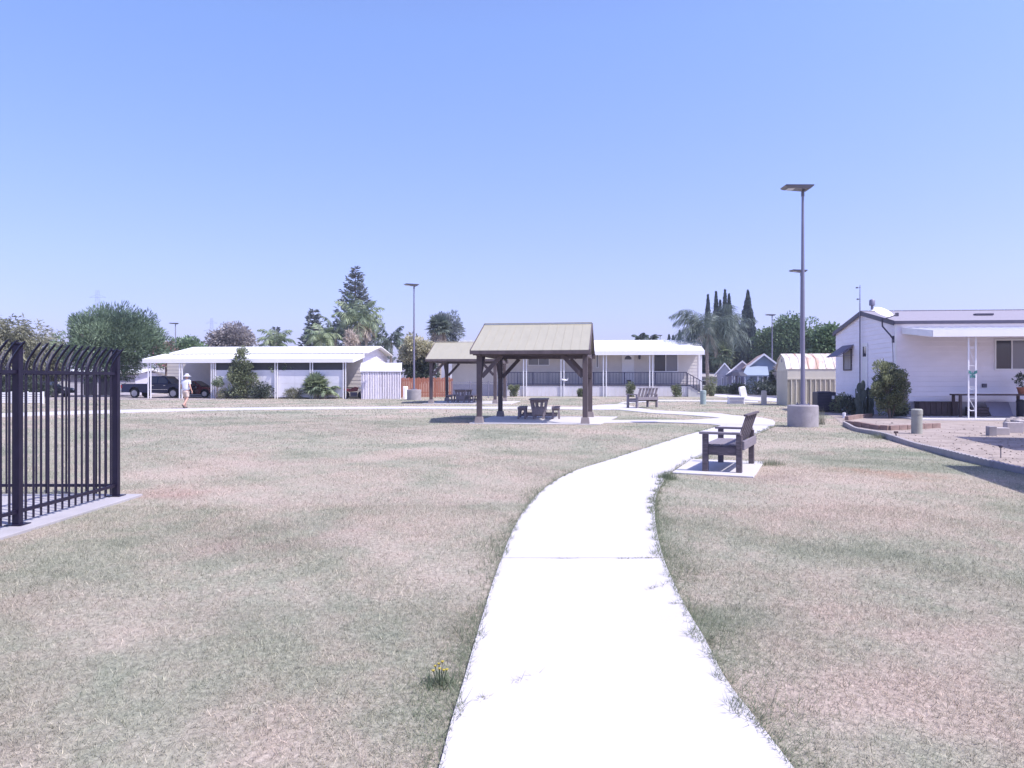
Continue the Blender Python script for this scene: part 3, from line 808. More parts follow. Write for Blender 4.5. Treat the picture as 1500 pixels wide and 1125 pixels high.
# ================================================================= park benches
def make_bench(label, loc, rz, group, scale=1.0):
    t = thing('park_bench', label, 'bench', loc, rz, group, scale)
    L, D = 1.55, 0.62; h = L / 2
    def leg(x, y, top): MB().box(x - .045, x + .045, y - .045, y + .045, 0.0, top).build('leg', WOOD, t, bevel=0.006)
    for x in (-h + .045, h - .045):
        leg(x, -D / 2 + .045, 0.60); leg(x, D / 2 - .045, 0.60)
        MB().box(x - .06, x + .06, -D / 2 - .05, D / 2 - .02, 0.602, 0.640).build('armrest', WOOD_PALE_LIT, t, bevel=0.008)
        MB().box(x - .03, x + .03, -D / 2 + .092, D / 2 - .092, 0.27, 0.40).build('side_rail', WOOD, t, bevel=0.005)
    mb = MB()
    for k in range(4):
        y0 = -D / 2 + .01 + k * 0.136; mb.box(-h + .095, h - .095, y0, y0 + .128, 0.405, 0.438)
    mb.build('seat', WOOD_PALE_LIT, t, bevel=0.005)
    MB().box(-h + .092, h - .092, -D / 2 + .02, -D / 2 + .055, 0.29, 0.398).build('front_rail', WOOD, t, bevel=0.005)
    MB().box(-h + .03, h - .03, D / 2 + .002, D / 2 + .038, 0.36, 0.50).build('back_rail', WOOD_PALE_LIT, t, bevel=0.005)
    sl = math.tan(R(13))
    n = 6; wd = (L - 0.1) / n
    mb = MB()
    for k in range(n):
        x0 = -h + .06 + k * wd + .012; x1 = -h + .06 + (k + 1) * wd - .075
        y0 = D / 2 - .10; z0, z1 = 0.46, 0.895; y1 = y0 + (z1 - z0) * sl + .04
        mb.hexa([(x0, y0, z0), (x1, y0, z0), (x1, y0 + .016, z0), (x0, y0 + .016, z0)], [(x0, y1, z1), (x1, y1, z1), (x1, y1 + .016, z1), (x0, y1 + .016, z1)])
    mb.build('backrest', WOOD, t, bevel=0.004)
    yt = D / 2 - .10 + .435 * sl + .04
    MB().box(-h + .02, h - .02, yt - .012, yt + .048, 0.898, 0.932).build('top_rail', WOOD, t, bevel=0.008)
    return t
c1 = [G(1033, 693), G(1087, 696), G(1051, 678.5), G(1102, 680)]
bx, by = sum(q[0] for q in c1) / 4, sum(q[1] for q in c1) / 4
b1 = make_bench('dark weathered slat bench on its own concrete pad beside the winding path', (bx, by, 0.026), R(245.0), 'park benches by the path', 1.0)
b2 = dup(b1, (*G(941, 597.6), 0.02), R(222), 'small distant slat bench at the bend of the far path', 'park benches by the path', 1.16)
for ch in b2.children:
    ch.material_slots[0].link = 'OBJECT'; ch.material_slots[0].material = WOOD_PALE_LIT  # far bench all pale: its sunlit look is put into the colour

# ================================================================= picnic pavilions and tables
def make_pavilion(label, loc, rz):
    t = thing('picnic_pavilion', label, 'pavilion', loc, rz, 'picnic shelters with tan roofs')
    W, D, H = 3.65, 4.7, 2.36; s = .087
    for x in (0, W):
        for y in (0, D):
            o = MB().box(x - s, x + s, y - s, y + s, 0.22, H).build('post', BEAM_WOOD, t, bevel=0.012)
            MB().hexa([(x - .15, y - .15, .03), (x + .155, y - .155, .03), (x + .155, y + .155, .03), (x - .155, y + .155, .03)],
                      [(x - .125, y - .125, .24), (x + .125, y - .125, .24), (x + .125, y + .125, .24), (x - .125, y + .125, .24)]).build('post_boot', BOOT, o, bevel=0.01)
            sx, sy = (1 if x == 0 else -1), (1 if y == 0 else -1)
            MB().beam((x + sx * .09, y, 1.62), (x + sx * .78, y, 2.36), .09, .14).build('brace', BEAM_WOOD, t, bevel=0.008)
            MB().beam((x, y + sy * .09, 1.62), (x, y + sy * .78, 2.36), .09, .14, (1, 0, 0)).build('brace', BEAM_WOOD, t, bevel=0.008)
    for y in (0, D): MB().box(-.22, W + .20, y - .08, y + .08, H + .003, H + .20).build('beam', BEAM_WOOD, t, bevel=0.01)
    for x in (0, W): MB().box(x - .07, x + .07, -.30, D + .30, H - .02, H + .17).build('tie_beam', BEAM_WOOD, t, bevel=0.01)
    RZ, EZ, ov = 3.50, 2.42, .42; my = D / 2
    sl = (RZ - EZ) / (my + ov)
    # roof sheets with low standing seams, front and back slope
    for sg in (-1, 1):
        ye = my + sg * (my + ov); mb = MB()
        x0, x1 = -.24, W + .16
        top = [(x0, my, RZ + .1), (x1, my, RZ + .1), (x1, ye, EZ + .1), (x0, ye, EZ + .1)]
        mb.hexa([(p[0], p[1], p[2] - .045) for p in top], top)
        n = 13
        for k in range(n + 1):
            xx = x0 + .02 + (x1 - x0 - .04) * k / n
            mb.beam((xx, my + sg * .02, RZ + .1 - abs(.02 * sl) + .006), (xx, ye - sg * .01, EZ + .1 + .01 * sl + .006), .016, .008)
        mb.build('roof_panel', TAN_ROOF, t)
        MB().box(x0 - .004, x1 + .004, min(ye, ye + sg * .03), max(ye, ye + sg * .03), EZ - .035, EZ + .085).build('fascia', BEAM_WOOD, t)
        for xx in (x0, x1):
            MB().prism([(xx - .02, my, RZ - .10), (xx - .02, my, RZ + .112), (xx - .02, ye, EZ + .112), (xx - .02, ye, EZ - .04)], (.04, 0, 0)).build('barge_board', BEAM_WOOD, t)
        mb = MB()
        for k in range(1, 6):
            xx = W * k / 6; mb.beam((xx, my, RZ - .03), (xx, ye - sg * .05, EZ - .02), .05, .10)
        mb.build('rafter', BEAM_WOOD, t)
    for x in (.03, W - .03):      # gable king post and struts
        mb = MB()
        for k, yy in enumerate((my, my - .75, my + .75, my - 1.5, my + 1.5)):
            mb.box(x - .045, x + .045, yy - .06, yy + .06, H + .172, RZ - abs(yy - my) * sl - .06)
        mb.build('gable_strut', BEAM_WOOD, t)
    MB().box(-.24, W + .16, my - .07, my + .07, RZ + .118, RZ + .145).build('ridge_cap', TAN_ROOF, t)
    return t
pv1 = make_pavilion('nearer timber picnic shelter with tan gabled roof on a concrete pad', (PAV1.x, PAV1.y), PAV1.r)
pv2 = dup(pv1, (PAV2.x, PAV2.y), PAV2.r, 'farther timber picnic shelter with tan roof, partly behind the nearer shelter', 'picnic shelters with tan roofs', 1.13)

def make_table(label, loc, rz, group):
    t = thing('picnic_table', label, 'picnic table', loc, rz, group)
    L = 1.8
    mb = MB()
    for k in range(6): mb.box(-.37 + k * .124, -.37 + k * .124 + .118, -L / 2, L / 2, .715, .76)
    mb.build('tabletop', TABLE_WOOD, t, bevel=0.006)
    for y in (-.66, .66):
        for sg in (-1, 1):
            MB().beam((sg * .29, y, .712), (sg * .17, y, .0), .09, .12, (0, 1, 0)).build('leg', TABLE_WOOD, t, bevel=0.006)
            MB().beam((sg * .11, y, .69), (sg * .08, y, .40), .07, .08, (0, 1, 0)).build('leg', TABLE_WOOD, t)
        MB().box(-.33, .33, y - .035, y + .035, .62, .712).build('table_bearer', TABLE_WOOD, t)
        MB().box(-.26, .26, y - .05, y + .05, .16, .42).build('pedestal_board', TABLE_WOOD, t, bevel=0.006)
        MB().box(-.70, .70, y + .052, y + .11, .10, .19).build('bench_tie', TABLE_WOOD, t)
    for sg in (-1, 1):
        mb = MB()
        for k in range(2): mb.box(sg * .645 - .16 + k * .163, sg * .645 - .16 + k * .163 + .157, -L / 2, L / 2, .40, .445)
        mb.build('bench_seat', TABLE_WOOD, t, bevel=0.006)
        for y in (-.66, .66):
            for q in (-1, 1): MB().beam((sg * .645 + q * .10, y, .398), (sg * .645 + q * .13, y, 0), .07, .09, (0, 1, 0)).build('bench_leg', TABLE_WOOD, t, bevel=0.005)
            MB().box(sg * .645 - .15, sg * .645 + .15, y - .025, y + .025, .32, .396).build('seat_bearer', TABLE_WOOD, t)
    return t
x, y = G(790, 613.5)
tb1 = make_table('wooden picnic table with attached benches under the nearer shelter', (x, y, .03), R(-4), 'picnic tables')
tb2 = dup(tb1, (*at(679, 50.2), .03), R(-12), 'wooden picnic table with attached benches under the farther shelter', 'picnic tables', 1.12)

# ================================================================= street lamps
def make_lamp(label, loc, rz, H, base_r, base_h, r=0.075, base=True):
    t = thing('street_lamp', label, 'street lamp', loc, rz, 'solar street lamps')
    if base:
        MB().lathe([(base_r, -.05), (base_r, base_h - .03), (base_r - .03, base_h)], 32).build('concrete_base', CONC_GREY, t, smooth=True)
        o = MB().box(-.17, .17, -.17, .17, base_h, base_h + .025).build('base_plate', GALV, t, bevel=.004)
        for a in (-1, 1):
            for b_ in (-1, 1): MB().lathe([(.018, 0), (.018, .05), (.012, .06)], 6, (a * .13, b_ * .13, base_h + .025)).build('anchor_bolt', GALV, o)
    z0 = base_h + .025 if base else 0
    MB().tube([(0, 0, z0), (0, 0, z0 + (H - z0) * .5), (0, 0, H - .28)], [r, r * .82, r * .55], 16).build('pole', GALV, t, smooth=True)
    MB().tube([(0, 0, H - .30), (0.0, 0, H - .16), (.05, 0, H - .07)], [r * .75, r * .7, r * .5], 12).build('bracket', HEAD, t, smooth=True)
    # flat tilted solar head: wide panel above, lens below at the free end
    hd = MB().hexa([(-.58, -.22, H - .050), (.16, -.22, H - .105), (.16, .22, H - .105), (-.58, .22, H - .050)], [(-.66, -.26, H + .005), (.30, -.26, H + .015), (.30, .26, H + .015), (-.66, .26, H + .005)]).build('lamp_head', HEAD, t, bevel=.01)
    MB().box(-.62, .27, -.235, .235, H + .018, H + .03).build('solar_panel', PANEL, hd)
    MB().box(-.52, -.30, -.13, .13, H - .078, H - .064).build('lens', LENS, hd)
    return t
x, y = G(1176, 625); ztop = zat(274, y)
lampA = make_lamp('tallest grey solar lamp post on a round concrete base right of the path', (x, y), R(0), ztop, .475, .70, .072)
def lamp_copy(label, px, D, py_top, rz, sc_=None):
    h = zat(py_top, D); s = h / ztop
    return dup(lampA, at(px, D), rz, label, 'solar street lamps', s)
lamp_copy('grey solar lamp post on concrete base behind the farther picnic shelter', 606.5, 57.0, 417, R(25))
lamp_copy('thin grey lamp post seen just left of the tallest lamp pole', 1173.5, 47.0, 396.5, R(10))
lamp_copy('small distant lamp with its head beside the big dark green tree', 257, 95.0, 473.5, R(0))
lamp_copy('small distant lamp rising before the round green trees by the far street', 1131, 100.0, 461, R(8))
lamp_copy('tiny lamp head just above the white house roof near the palm', 967, 110.0, 491, R(0))

# ================================================================= person
def skin_body(name, joints, bones, m_, parent, sub=2):
    keys = list(joints); me = bpy.data.meshes.new(name)
    me.from_pydata([joints[k][0] for k in keys], [(keys.index(a), keys.index(b_)) for a, b_ in bones], [])
    o = link(name, me, m_, parent)
    sk = o.modifiers.new('skin', 'SKIN'); sk.use_smooth_shade = True
    d = me.skin_vertices[0].data
    for i, k in enumerate(keys):
        r = joints[k][1]; d[i].radius = (r, r) if not isinstance(r, tuple) else r
    d[0].use_root = True
    s = o.modifiers.new('sub', 'SUBSURF'); s.levels = s.render_levels = sub
    return o
x, y = G(272, 598)
pers = thing('person', 'person in pale hat, light shirt and khaki shorts walking away across the far path', 'person', (x, y), R(-14), None, 1.05)
J = {'pelvis': ((0, 0, .90), (.155, .115)), 'waist': ((0, .01, 1.03), (.15, .11)), 'chest': ((0, .03, 1.26), (.19, .13)), 'neckb': ((0, .05, 1.43), .065), 'neck': ((0, .07, 1.50), .055), 'head': ((0, .09, 1.60), .092), 'crown': ((0, .09, 1.69), .085), 'nose': ((0, .19, 1.60), .018),
     'shL': ((-.19, .03, 1.39), .062), 'elL': ((-.255, .0, 1.12), .044), 'wrL': ((-.24, .12, .90), .029), 'plL': ((-.235, .15, .84), .036),
     'shR': ((.19, .03, 1.39), .062), 'elR': ((.29, -.06, 1.13), .044), 'wrR': ((.33, .02, .91), .029), 'plR': ((.34, .05, .85), .036),
     'hipL': ((-.095, 0, .84), .092), 'knL': ((-.11, .14, .49), .060), 'anL': ((-.11, .10, .10), .040), 'toL': ((-.115, .24, .04), .035), 'heL': ((-.11, .07, .05), .038),
     'hipR': ((.095, 0, .84), .092), 'knR': ((.10, -.02, .47), .060), 'anR': ((.10, -.30, .17), .040), 'toR': ((.10, -.24, .05), .033), 'heR': ((.10, -.36, .15), .038)}
B = [('pelvis', 'waist'), ('waist', 'chest'), ('chest', 'neckb'), ('neckb', 'neck'), ('neck', 'head'), ('head', 'crown'), ('head', 'nose'), ('chest', 'shL'), ('shL', 'elL'), ('elL', 'wrL'), ('wrL', 'plL'), ('chest', 'shR'), ('shR', 'elR'), ('elR', 'wrR'), ('wrR', 'plR'),
     ('pelvis', 'hipL'), ('hipL', 'knL'), ('knL', 'anL'), ('anL', 'toL'), ('anL', 'heL'), ('pelvis', 'hipR'), ('hipR', 'knR'), ('knR', 'anR'), ('anR', 'toR'), ('anR', 'heR')]
for s_, sg in (('L', -1), ('R', 1)):
    px_, py_, pz_ = J['pl' + s_][0]
    for i in range(4):
        f = 'f%d%s' % (i, s_); ln = (.075, .088, .082, .062)[i]; oy = .03 - .021 * i
        J[f + 'a'] = ((px_ + sg * .004, py_ + oy, pz_ - .045), .0095); J[f + 'b'] = ((px_ - sg * .012, py_ + oy + .004, pz_ - .045 - ln * .75), .008)
        B += [('pl' + s_, f + 'a'), (f + 'a', f + 'b')]
    J['th' + s_] = ((px_ - sg * .015, py_ + .055, pz_ - .04), .0105); B.append(('pl' + s_, 'th' + s_))
skin_body('body', J, B, SKIN, pers)
skin_body('shirt', {'w': ((0, .0, .84), (.225, .185)), 'm': ((0, .02, 1.12), (.215, .165)), 'c': ((0, .03, 1.29), (.215, .155)), 'n': ((0, .05, 1.425), .085), 'a': ((-.20, .03, 1.39), .08), 'b': ((-.245, .008, 1.20), .07), 'd': ((.20, .03, 1.39), .08), 'e': ((.272, -.03, 1.20), .07)},
          [('w', 'm'), ('m', 'c'), ('c', 'n'), ('c', 'a'), ('a', 'b'), ('c', 'd'), ('d', 'e')], SHIRT, pers)
skin_body('shorts', {'w': ((0, 0, .93), (.19, .15)), 'p': ((0, 0, .83), (.185, .145)), 'l': ((-.105, .02, .76), .105), 'm': ((-.112, .115, .54), .092), 'r': ((.105, 0, .76), .105), 's': ((.105, -.015, .54), .092)}, [('w', 'p'), ('p', 'l'), ('l', 'm'), ('p', 'r'), ('r', 's')], SHORTS, pers)
MB().lathe([(.02, 1.805), (.07, 1.80), (.098, 1.77), (.108, 1.70), (.112, 1.685), (.215, 1.655), (.218, 1.662), (.12, 1.70), (.115, 1.71)], 20, (0, .09, -.03)).build('hat', HAT, pers, smooth=True)
for xx, yy, zz, pit in ((-.112, .15, .045, 0), (.10, -.30, .10, 48)):
    mb = MB(); mb.lathe([(.012, -.145), (.042, -.12), (.05, -.02), (.046, .08), (.03, .13), (.01, .142)], 10, (0, 0, 0), 'y')
    o = mb.build('shoe', SHOE, pers, (xx, yy, zz), smooth=True); o.rotation_euler = (R(-pit), 0, 0); o.scale = (1, 1, .85)

# ================================================================= buildings: helpers
def siding(mb, x0, x1, z0, ztop, y, h=0.2, lip=0.026, peak=None, axis='x', out=-1):
    """lapped boards; a peak = (x, z) makes the wall a gable above ztop"""
    z = z0; zmax = peak[1] if peak else ztop
    def span(q):
        if not peak or q <= ztop: return x0, x1
        k = (q - ztop) / (peak[1] - ztop)
        return x0 + (peak[0] - x0) * k, x1 + (peak[0] - x1) * k
    def pt(a, d, q): return (a, y + out * d, q) if axis == 'x' else (y + out * d, a, q)
    cuts = [ztop] if peak else []
    while z < zmax - 1e-4:
        q = min(z + h, zmax)
        for c_ in cuts:
            if z + 1e-4 < c_ < q - 1e-4: q = c_
        a0, b0 = span(z); a1, b1 = span(q)
        g = z + min(0.016, (q - z) * 0.3)
        mb.poly([pt(a0, 0, z), pt(b0, 0, z), pt(b0, 0, g), pt(a0, 0, g)])
        mb.poly([pt(a0, 0, g), pt(b0, 0, g), pt(b0, lip, g), pt(a0, lip, g)])
        mb.poly([pt(a0, lip, g), pt(b0, lip, g), pt(b1, 0.002, q), pt(a1, 0.002, q)])
        z = q

def pbox(axis, a0, a1, d0, d1, z0, z1):
    """box on a front wall (axis x: a along x, d = depth y) or on an end wall (axis y)"""
    return MB().box(a0, a1, min(d0, d1), max(d0, d1), z0, z1) if axis == 'x' else MB().box(min(d0, d1), max(d0, d1), a0, a1, z0, z1)

def window(parent, a0, a1, z0, z1, y, panes=2, axis='x', out=-1, mats=None, fr=0.05, frame_m=None, proud=0.05):
    mb = MB(); f = fr
    y0, y1 = y + out * 0.019, y + out * (0.019 + proud)
    for b in ((a0, a1, z0, z0 + f), (a0, a1, z1 - f, z1), (a0, a0 + f, z0 + f, z1 - f), (a1 - f, a1, z0 + f, z1 - f)):
        q = pbox(axis, b[0], b[1], y0, y1, b[2], b[3]); i = len(mb.v); mb.v += q.v; mb.f += [tuple(k + i for k in t) for t in q.f]
    w_ = (a1 - a0 - 2 * f) / panes
    for k in range(1, panes):
        q = pbox(axis, a0 + f + w_ * k - f * .4, a0 + f + w_ * k + f * .4, y0, y1 - out * .004, z0 + f, z1 - f); i = len(mb.v); mb.v += q.v; mb.f += [tuple(j + i for j in t) for t in q.f]
    o = mb.build('window', frame_m or TRIM, parent)
    for k in range(panes):
        l = a0 + f + w_ * k + (f * .4 if k else 0); r = a0 + f + w_ * (k + 1) - (f * .4 if k < panes - 1 else 0)
        pbox(axis, l, r, y + out * .020, y + out * .034, z0 + f, z1 - f).build('pane', (mats or [GLASS])[k % len(mats or [1])], o)
    return o

def twin_post(parent, x, y, z0, z1, w=0.22, s=0.035, m_=None):
    mb = MB()
    for sg in (-1, 1): mb.box(x + sg * w / 2 - s, x + sg * w / 2 + s, y - s, y + s, z0, z1)
    return mb.build('porch_post', m_ or TRIM, parent)

def pan_roof(parent, x0, x1, yf, zf, yb, zb, m_=None, rib=0.3, th=0.10, name='porch_roof', skew=0.0):
    """ribbed metal pan roof sloping from the back edge down to a fascia"""
    mb = MB()
    top = [(x0, yf, zf), (x1, yf, zf), (x1, yb, zb), (x0, yb, zb)]
    mb.hexa([(p[0], p[1], p[2] - th * .5) for p in top], top)
    n = max(2, int((x1 - x0) / rib))
    for k in range(n + 1):
        xx = x0 + .02 + (x1 - x0 - .04) * k / n
        mb.beam((xx, yf + .01, zf + .012), (xx, yb - .01, zb + .012), .035, .03)
    o = mb.build(name, m_ or ROOF_WHITE, parent)
    MB().box(x0 - .01, x1 + .01, yf - .045, yf - .003, zf - th * 1.5, zf + .035).build('fascia', TRIM, o)
    for xx in (x0, x1):
        MB().hexa([(xx - .03, yf, zf - th * 1.5), (xx + .03, yf, zf - th * 1.5), (xx + .03, yb, zb - th * 1.5), (xx - .03, yb, zb - th * 1.5)],
                  [(xx - .03, yf, zf + .034), (xx + .03, yf, zf + .034), (xx + .03, yb, zb + .034), (xx - .03, yb, zb + .034)]).build('side_fascia', TRIM, o)
    return o

# ================================================================= right-hand house
HR = Frame(*at(1312, 31.0), R(-5.3))
hr = thing('mobile_home', 'white lap-sided mobile home with grey shingle roof and a satellite dish at its gable', 'house', (HR.x, HR.y), HR.r)
D_, L_ = 7.3, 15.0; ZE = zat(474, 31.0); ZP = zat(460, 34.6); Z0 = 0.62
mb = MB(); siding(mb, 0, L_, Z0, ZE, 0, 0.205)
mb.poly([(0, D_, Z0), (L_, D_, Z0), (L_, D_, ZE), (0, D_, ZE)]); mb.build('front_wall', WHITE_SIDING, hr)
mb = MB(); siding(mb, 0, D_, Z0, ZE, 0, 0.205, axis='y', peak=(D_ / 2, ZP)); mb.build('gable_wall', WHITE_SIDING, hr)
mb = MB(); siding(mb, 0, D_, Z0, ZE, L_, 0.205, axis='y', peak=(D_ / 2, ZP), out=1); mb.build('gable_wall', WHITE_SIDING, hr)
MB().box(-.03, .05, -.03, -.004, Z0, ZE).box(-.03, -.003, -.003, .05, Z0, ZE).build('corner_trim', TRIM, hr)
mb = MB(); mb.poly([(.04, .02, 0), (L_ - .04, .02, 0), (L_ - .04, .02, Z0), (.04, .02, Z0)]); mb.poly([(.04, .02, 0), (.04, D_, 0), (.04, D_, Z0), (.04, .02, Z0)]); mb.build('skirting', mat('skirt', (0.46, 0.43, 0.48), 0.7, 0.08, 2), hr)
o = None
for sg in (-1, 1):
    ye = D_ / 2 + sg * (D_ / 2 + .12); k = (ZP - ZE) / (D_ / 2); ze = ZP - k * (D_ / 2 + .12)
    top = [(-.10, D_ / 2, ZP + .13), (L_, D_ / 2, ZP + .13), (L_, ye, ze + .13), (-.10, ye, ze + .13)]
    o = MB().hexa([(p[0], p[1], p[2] - .12) for p in top], top).build('roof', SHINGLE, hr)
    MB().hexa([(-.13, D_ / 2, ZP - .06), (-.101, D_ / 2, ZP - .06), (-.101, ye, ze - .06), (-.13, ye, ze - .06)], [(-.13, D_ / 2, ZP + .14), (-.101, D_ / 2, ZP + .14), (-.101, ye, ze + .14), (-.13, ye, ze + .14)]).build('barge_board', DARK_TRIM, o)
    MB().box(-.1, L_, min(ye, ye + sg * .03), max(ye, ye + sg * .03), ze - .01, ze + .125).build('fascia', DARK_TRIM, o)
    if sg < 0:
        yv = 1.6; zv = ZP + .13 - k * (D_ / 2 - yv)
        xv, _ = HR.front(1441, 462, yv); MB().box(xv - .36, xv + .36, yv - .1, yv + .14, zv + .004, zv + .08).build('roof_vent', DARK_TRIM, o)
mb = MB()
for i in range(40): mb.box(-.1 + i * .37, -.1 + i * .37 + .3, D_ / 2 - .1, D_ / 2 + .1, ZP + .118, ZP + .152)
mb.build('ridge_cap', SHINGLE, hr)
x0, z_ = HR.front(1318, 478, -.05); yf = -2.75
x1, zf = HR.front(1378, 484.5, yf)
pr = pan_roof(hr, x0 + .1, L_ + .4, yf, zf, -.05, ZE - .2, rib=.32, th=.15)
MB().hexa([(x0 + .16, yf + .02, zf - .11), (L_, yf + .02, zf - .11), (L_, -.06, ZE - .31), (x0 + .16, -.06, ZE - .31)], [(x0 + .16, yf + .02, zf - .09), (L_, yf + .02, zf - .09), (L_, -.06, ZE - .29), (x0 + .16, -.06, ZE - .29)]).build('added_porch_ceiling', mat('dark_ceiling_panel', (.30, .28, .29), .6, .08, 2), hr)  # dark underside added to dim the front wall
# lattice post with rings and a teal butterfly
xp, _ = HR.front(1424, 560, yf + .2); yp = yf + .2
mb = MB()
for sg in (-1, 1): mb.box(xp + sg * .13 - .022, xp + sg * .13 + .022, yp - .022, yp + .022, .05, zf - .12)
for z in (.35, .82, 1.25, 2.05, 2.75, 3.05):
    mb.beam((xp - .11, yp, z), (xp + .11, yp, z), .018, .018)
for a, b in ((.35, .82), (2.05, 2.7)):
    mb.beam((xp - .11, yp, b - .02), (xp + .11, yp, a + .05), .014, .014)
for z in (.42, 1.22, 2.75):
    ring = [(xp + .1 * math.cos(t * math.pi / 8), yp, z + .06 * math.sin(-t * math.pi / 8)) for t in range(9)]
    mb.tube(ring, .009, 5)
po = mb.build('porch_post', TRIM, hr)
mb = MB()
zb_ = 1.72
for sg in (-1, 1):
    mb.prism([(xp, yp - .03, zb_ - .02), (xp + sg * .06, yp - .045, zb_ + .12), (xp + sg * .15, yp - .06, zb_ + .16), (xp + sg * .155, yp - .06, zb_ + .05), (xp + sg * .07, yp - .045, zb_)], (0, .012, 0))
    mb.prism([(xp, yp - .03, zb_ - .03), (xp + sg * .09, yp - .05, zb_ - .03), (xp + sg * .10, yp - .05, zb_ - .12), (xp + sg * .05, yp - .04, zb_ - .15)], (0, .012, 0))
mb.tube([(xp, yp - .035, zb_ - .14), (xp, yp - .035, zb_ + .1)], .014, 6)
tag(mb.build('butterfly_ornament', TEAL, None), 'teal metal butterfly hung on the white lattice porch post', 'ornament')
bpy.data.objects['butterfly_ornament'].location = (HR.x, HR.y, 0); bpy.data.objects['butterfly_ornament'].rotation_euler = (0, 0, HR.r)
a0, z1 = HR.front(1456, 497); a1, z0 = HR.front(1530, 542)
window(hr, a0, a1, z0, z1, 0, 3, mats=[GLASS, GLASS_PALE, GLASS], fr=.055)
# end-wall window with its awning, utility door, conduit
q1, z1 = HR.side(1248.5, 511); q0, z0 = HR.side(1237, 543)
wd = window(hr, min(q0, q1), max(q0, q1), z0, z1, 0, 1, axis='y', mats=[CURTAIN], frame_m=BEAM_WOOD)
ya, yb = min(q0, q1) - .25, max(q0, q1) + .2
aw = MB().hexa([(-.03, ya, z1 + .17), (-.03, yb, z1 + .17), (-.80, yb, z1 - .38), (-.80, ya, z1 - .38)], [(-.03, ya, z1 + .20), (-.03, yb, z1 + .20), (-.80, yb, z1 - .35), (-.80, ya, z1 - .35)])
aw.beam((-.03, ya + .02, z1 - .3), (-.79, ya + .02, z1 - .37), .02, .02); aw.beam((-.03, yb - .02, z1 - .3), (-.79, yb - .02, z1 - .37), .02, .02)
for y_ in (ya, yb): aw.prism([(-.03, y_ - .006, z1 + .16), (-.79, y_ - .006, z1 - .39), (-.30, y_ - .006, z1 - .13)], (0, .012, 0))
aw.build('window_awning', AWNING, hr)
q1, z1 = HR.side(1272, 502); q0, z0 = HR.side(1264.5, 568)
dr = pbox('y', min(q0, q1), max(q0, q1), -.02, -.055, Z0 + .02, z1).build('utility_door', TRIM, hr)
pbox('y', min(q0, q1) + .12, max(q0, q1) - .12, -.056, -.066, z1 - .62, z1 - .16).build('door_vent', GLASS, dr)
ds = thing('satellite_dish', 'white satellite dish on a curved dark arm fixed to the gable corner', 'satellite dish', (HR.x, HR.y), HR.r)
yd, zd = HR.side(1296, 458, -.35); arm = [HR.side(1309, 497, -.02), HR.side(1304, 491, -.2), HR.side(1293, 478, -.3), HR.side(1292.5, 468, -.33)]
MB().tube([(-.03, arm[0][0], arm[0][1]), (-.2, arm[1][0], arm[1][1]), (-.31, arm[2][0], arm[2][1]), (-.34, arm[3][0], arm[3][1] + .05)], .032, 8).build('mast_arm', DARK_TRIM, ds, smooth=True)
MB().box(-.06, -.02, arm[0][0] - .09, arm[0][0] + .09, arm[0][1] - .14, arm[0][1] + .14).build('wall_bracket', DARK_TRIM, ds)
mb = MB(); n = 24
rings = [(.0, 0.0), (.14, .012), (.27, .045), (.38, .095)]
prof = [(max(r, .002), h) for r, h in rings] + [(.385, .085), (.27, .030), (.14, -.004), (.002, -.016)]
do = MB().lathe(prof, n).build('reflector', TRIM, ds, (-.36, arm[3][0] - .12, arm[3][1] + .22), smooth=True); do.rotation_euler = (R(34), R(-6), R(30)); do.scale = (1, 1.1, 1)
mb = MB(); mb.tube([(-.36, arm[3][0], arm[3][1] - .02), (-.10, arm[3][0] - .85, arm[3][1] + .12)], .022, 6); mb.box(-.15, -.05, arm[3][0] - .95, arm[3][0] - .82, arm[3][1] + .06, arm[3][1] + .20); mb.build('feed_arm', DARK_TRIM, ds)
cb = [HR.side(1307, 500, -.04), HR.side(1308, 520, -.04), HR.side(1309, 555, -.04)]
MB().tube([(-.04, a, b) for a, b in cb], .010, 5).build('dish_cable', DARK_TRIM, ds)
an = thing('antenna_mast', 'thin tall antenna mast fixed against the gable end of the white house', 'antenna', (HR.x, HR.y), HR.r)
yq, _ = HR.side(1261, 560, -.10); zt = zat(418, 34.7)
MB().tube([(-.14, yq, 0), (-.14, yq, 4.6), (-.14, yq, zt)], [.035, .03, .014], 8).build('mast', GALV, an)
mb = MB()
for z, l in ((zt - .12, .14), (zt - .65, .10)): mb.tube([(-.14 - l, yq, z), (-.14 + .03, yq, z)], .012, 5); mb.box(-.14 - l - .04, -.14 - l + .04, yq - .03, yq + .03, z - .03, z + .03)
mb.build('antenna_element', DARK_TRIM, an)
yv_, zv_ = D_ / 2 + .55, ZP + .02
xv, _ = HR.front(1277.5, 450, yv_); xv = max(.18, xv)
vp = thing('vent_pipe', 'small grey roof vent pipe with a flared cap behind the dish', 'vent', (HR.x, HR.y), HR.r)
zt = zat(438, 35)
MB().tube([(xv, yv_, ZP - .1), (xv, yv_, zt - .25)], .06, 10).build('pipe', GALV, vp, smooth=True)
MB().lathe([(.10, zt - .30), (.13, zt - .28), (.13, zt - .06), (.10, zt - .02), (.05, zt)], 12, (xv, yv_, 0)).build('pipe_cap', GALV, vp, smooth=True)
MB().lathe([(.18, ZP + .05), (.15, ZP + .15), (.07, ZP + .24)], 12, (xv, yv_, 0)).build('flashing', TRIM, vp, smooth=True)

def near_house(name, label, cat, px0, px1, py0, py1, ly, depth, m_, parts=None):
    x0, z1 = HR.front(px0, py0, ly); x1, z0 = HR.front(px1, py1, ly)
    t = thing(name, label, cat, (HR.x, HR.y), HR.r)
    return t, x0, x1, max(z0, 0.0), z1
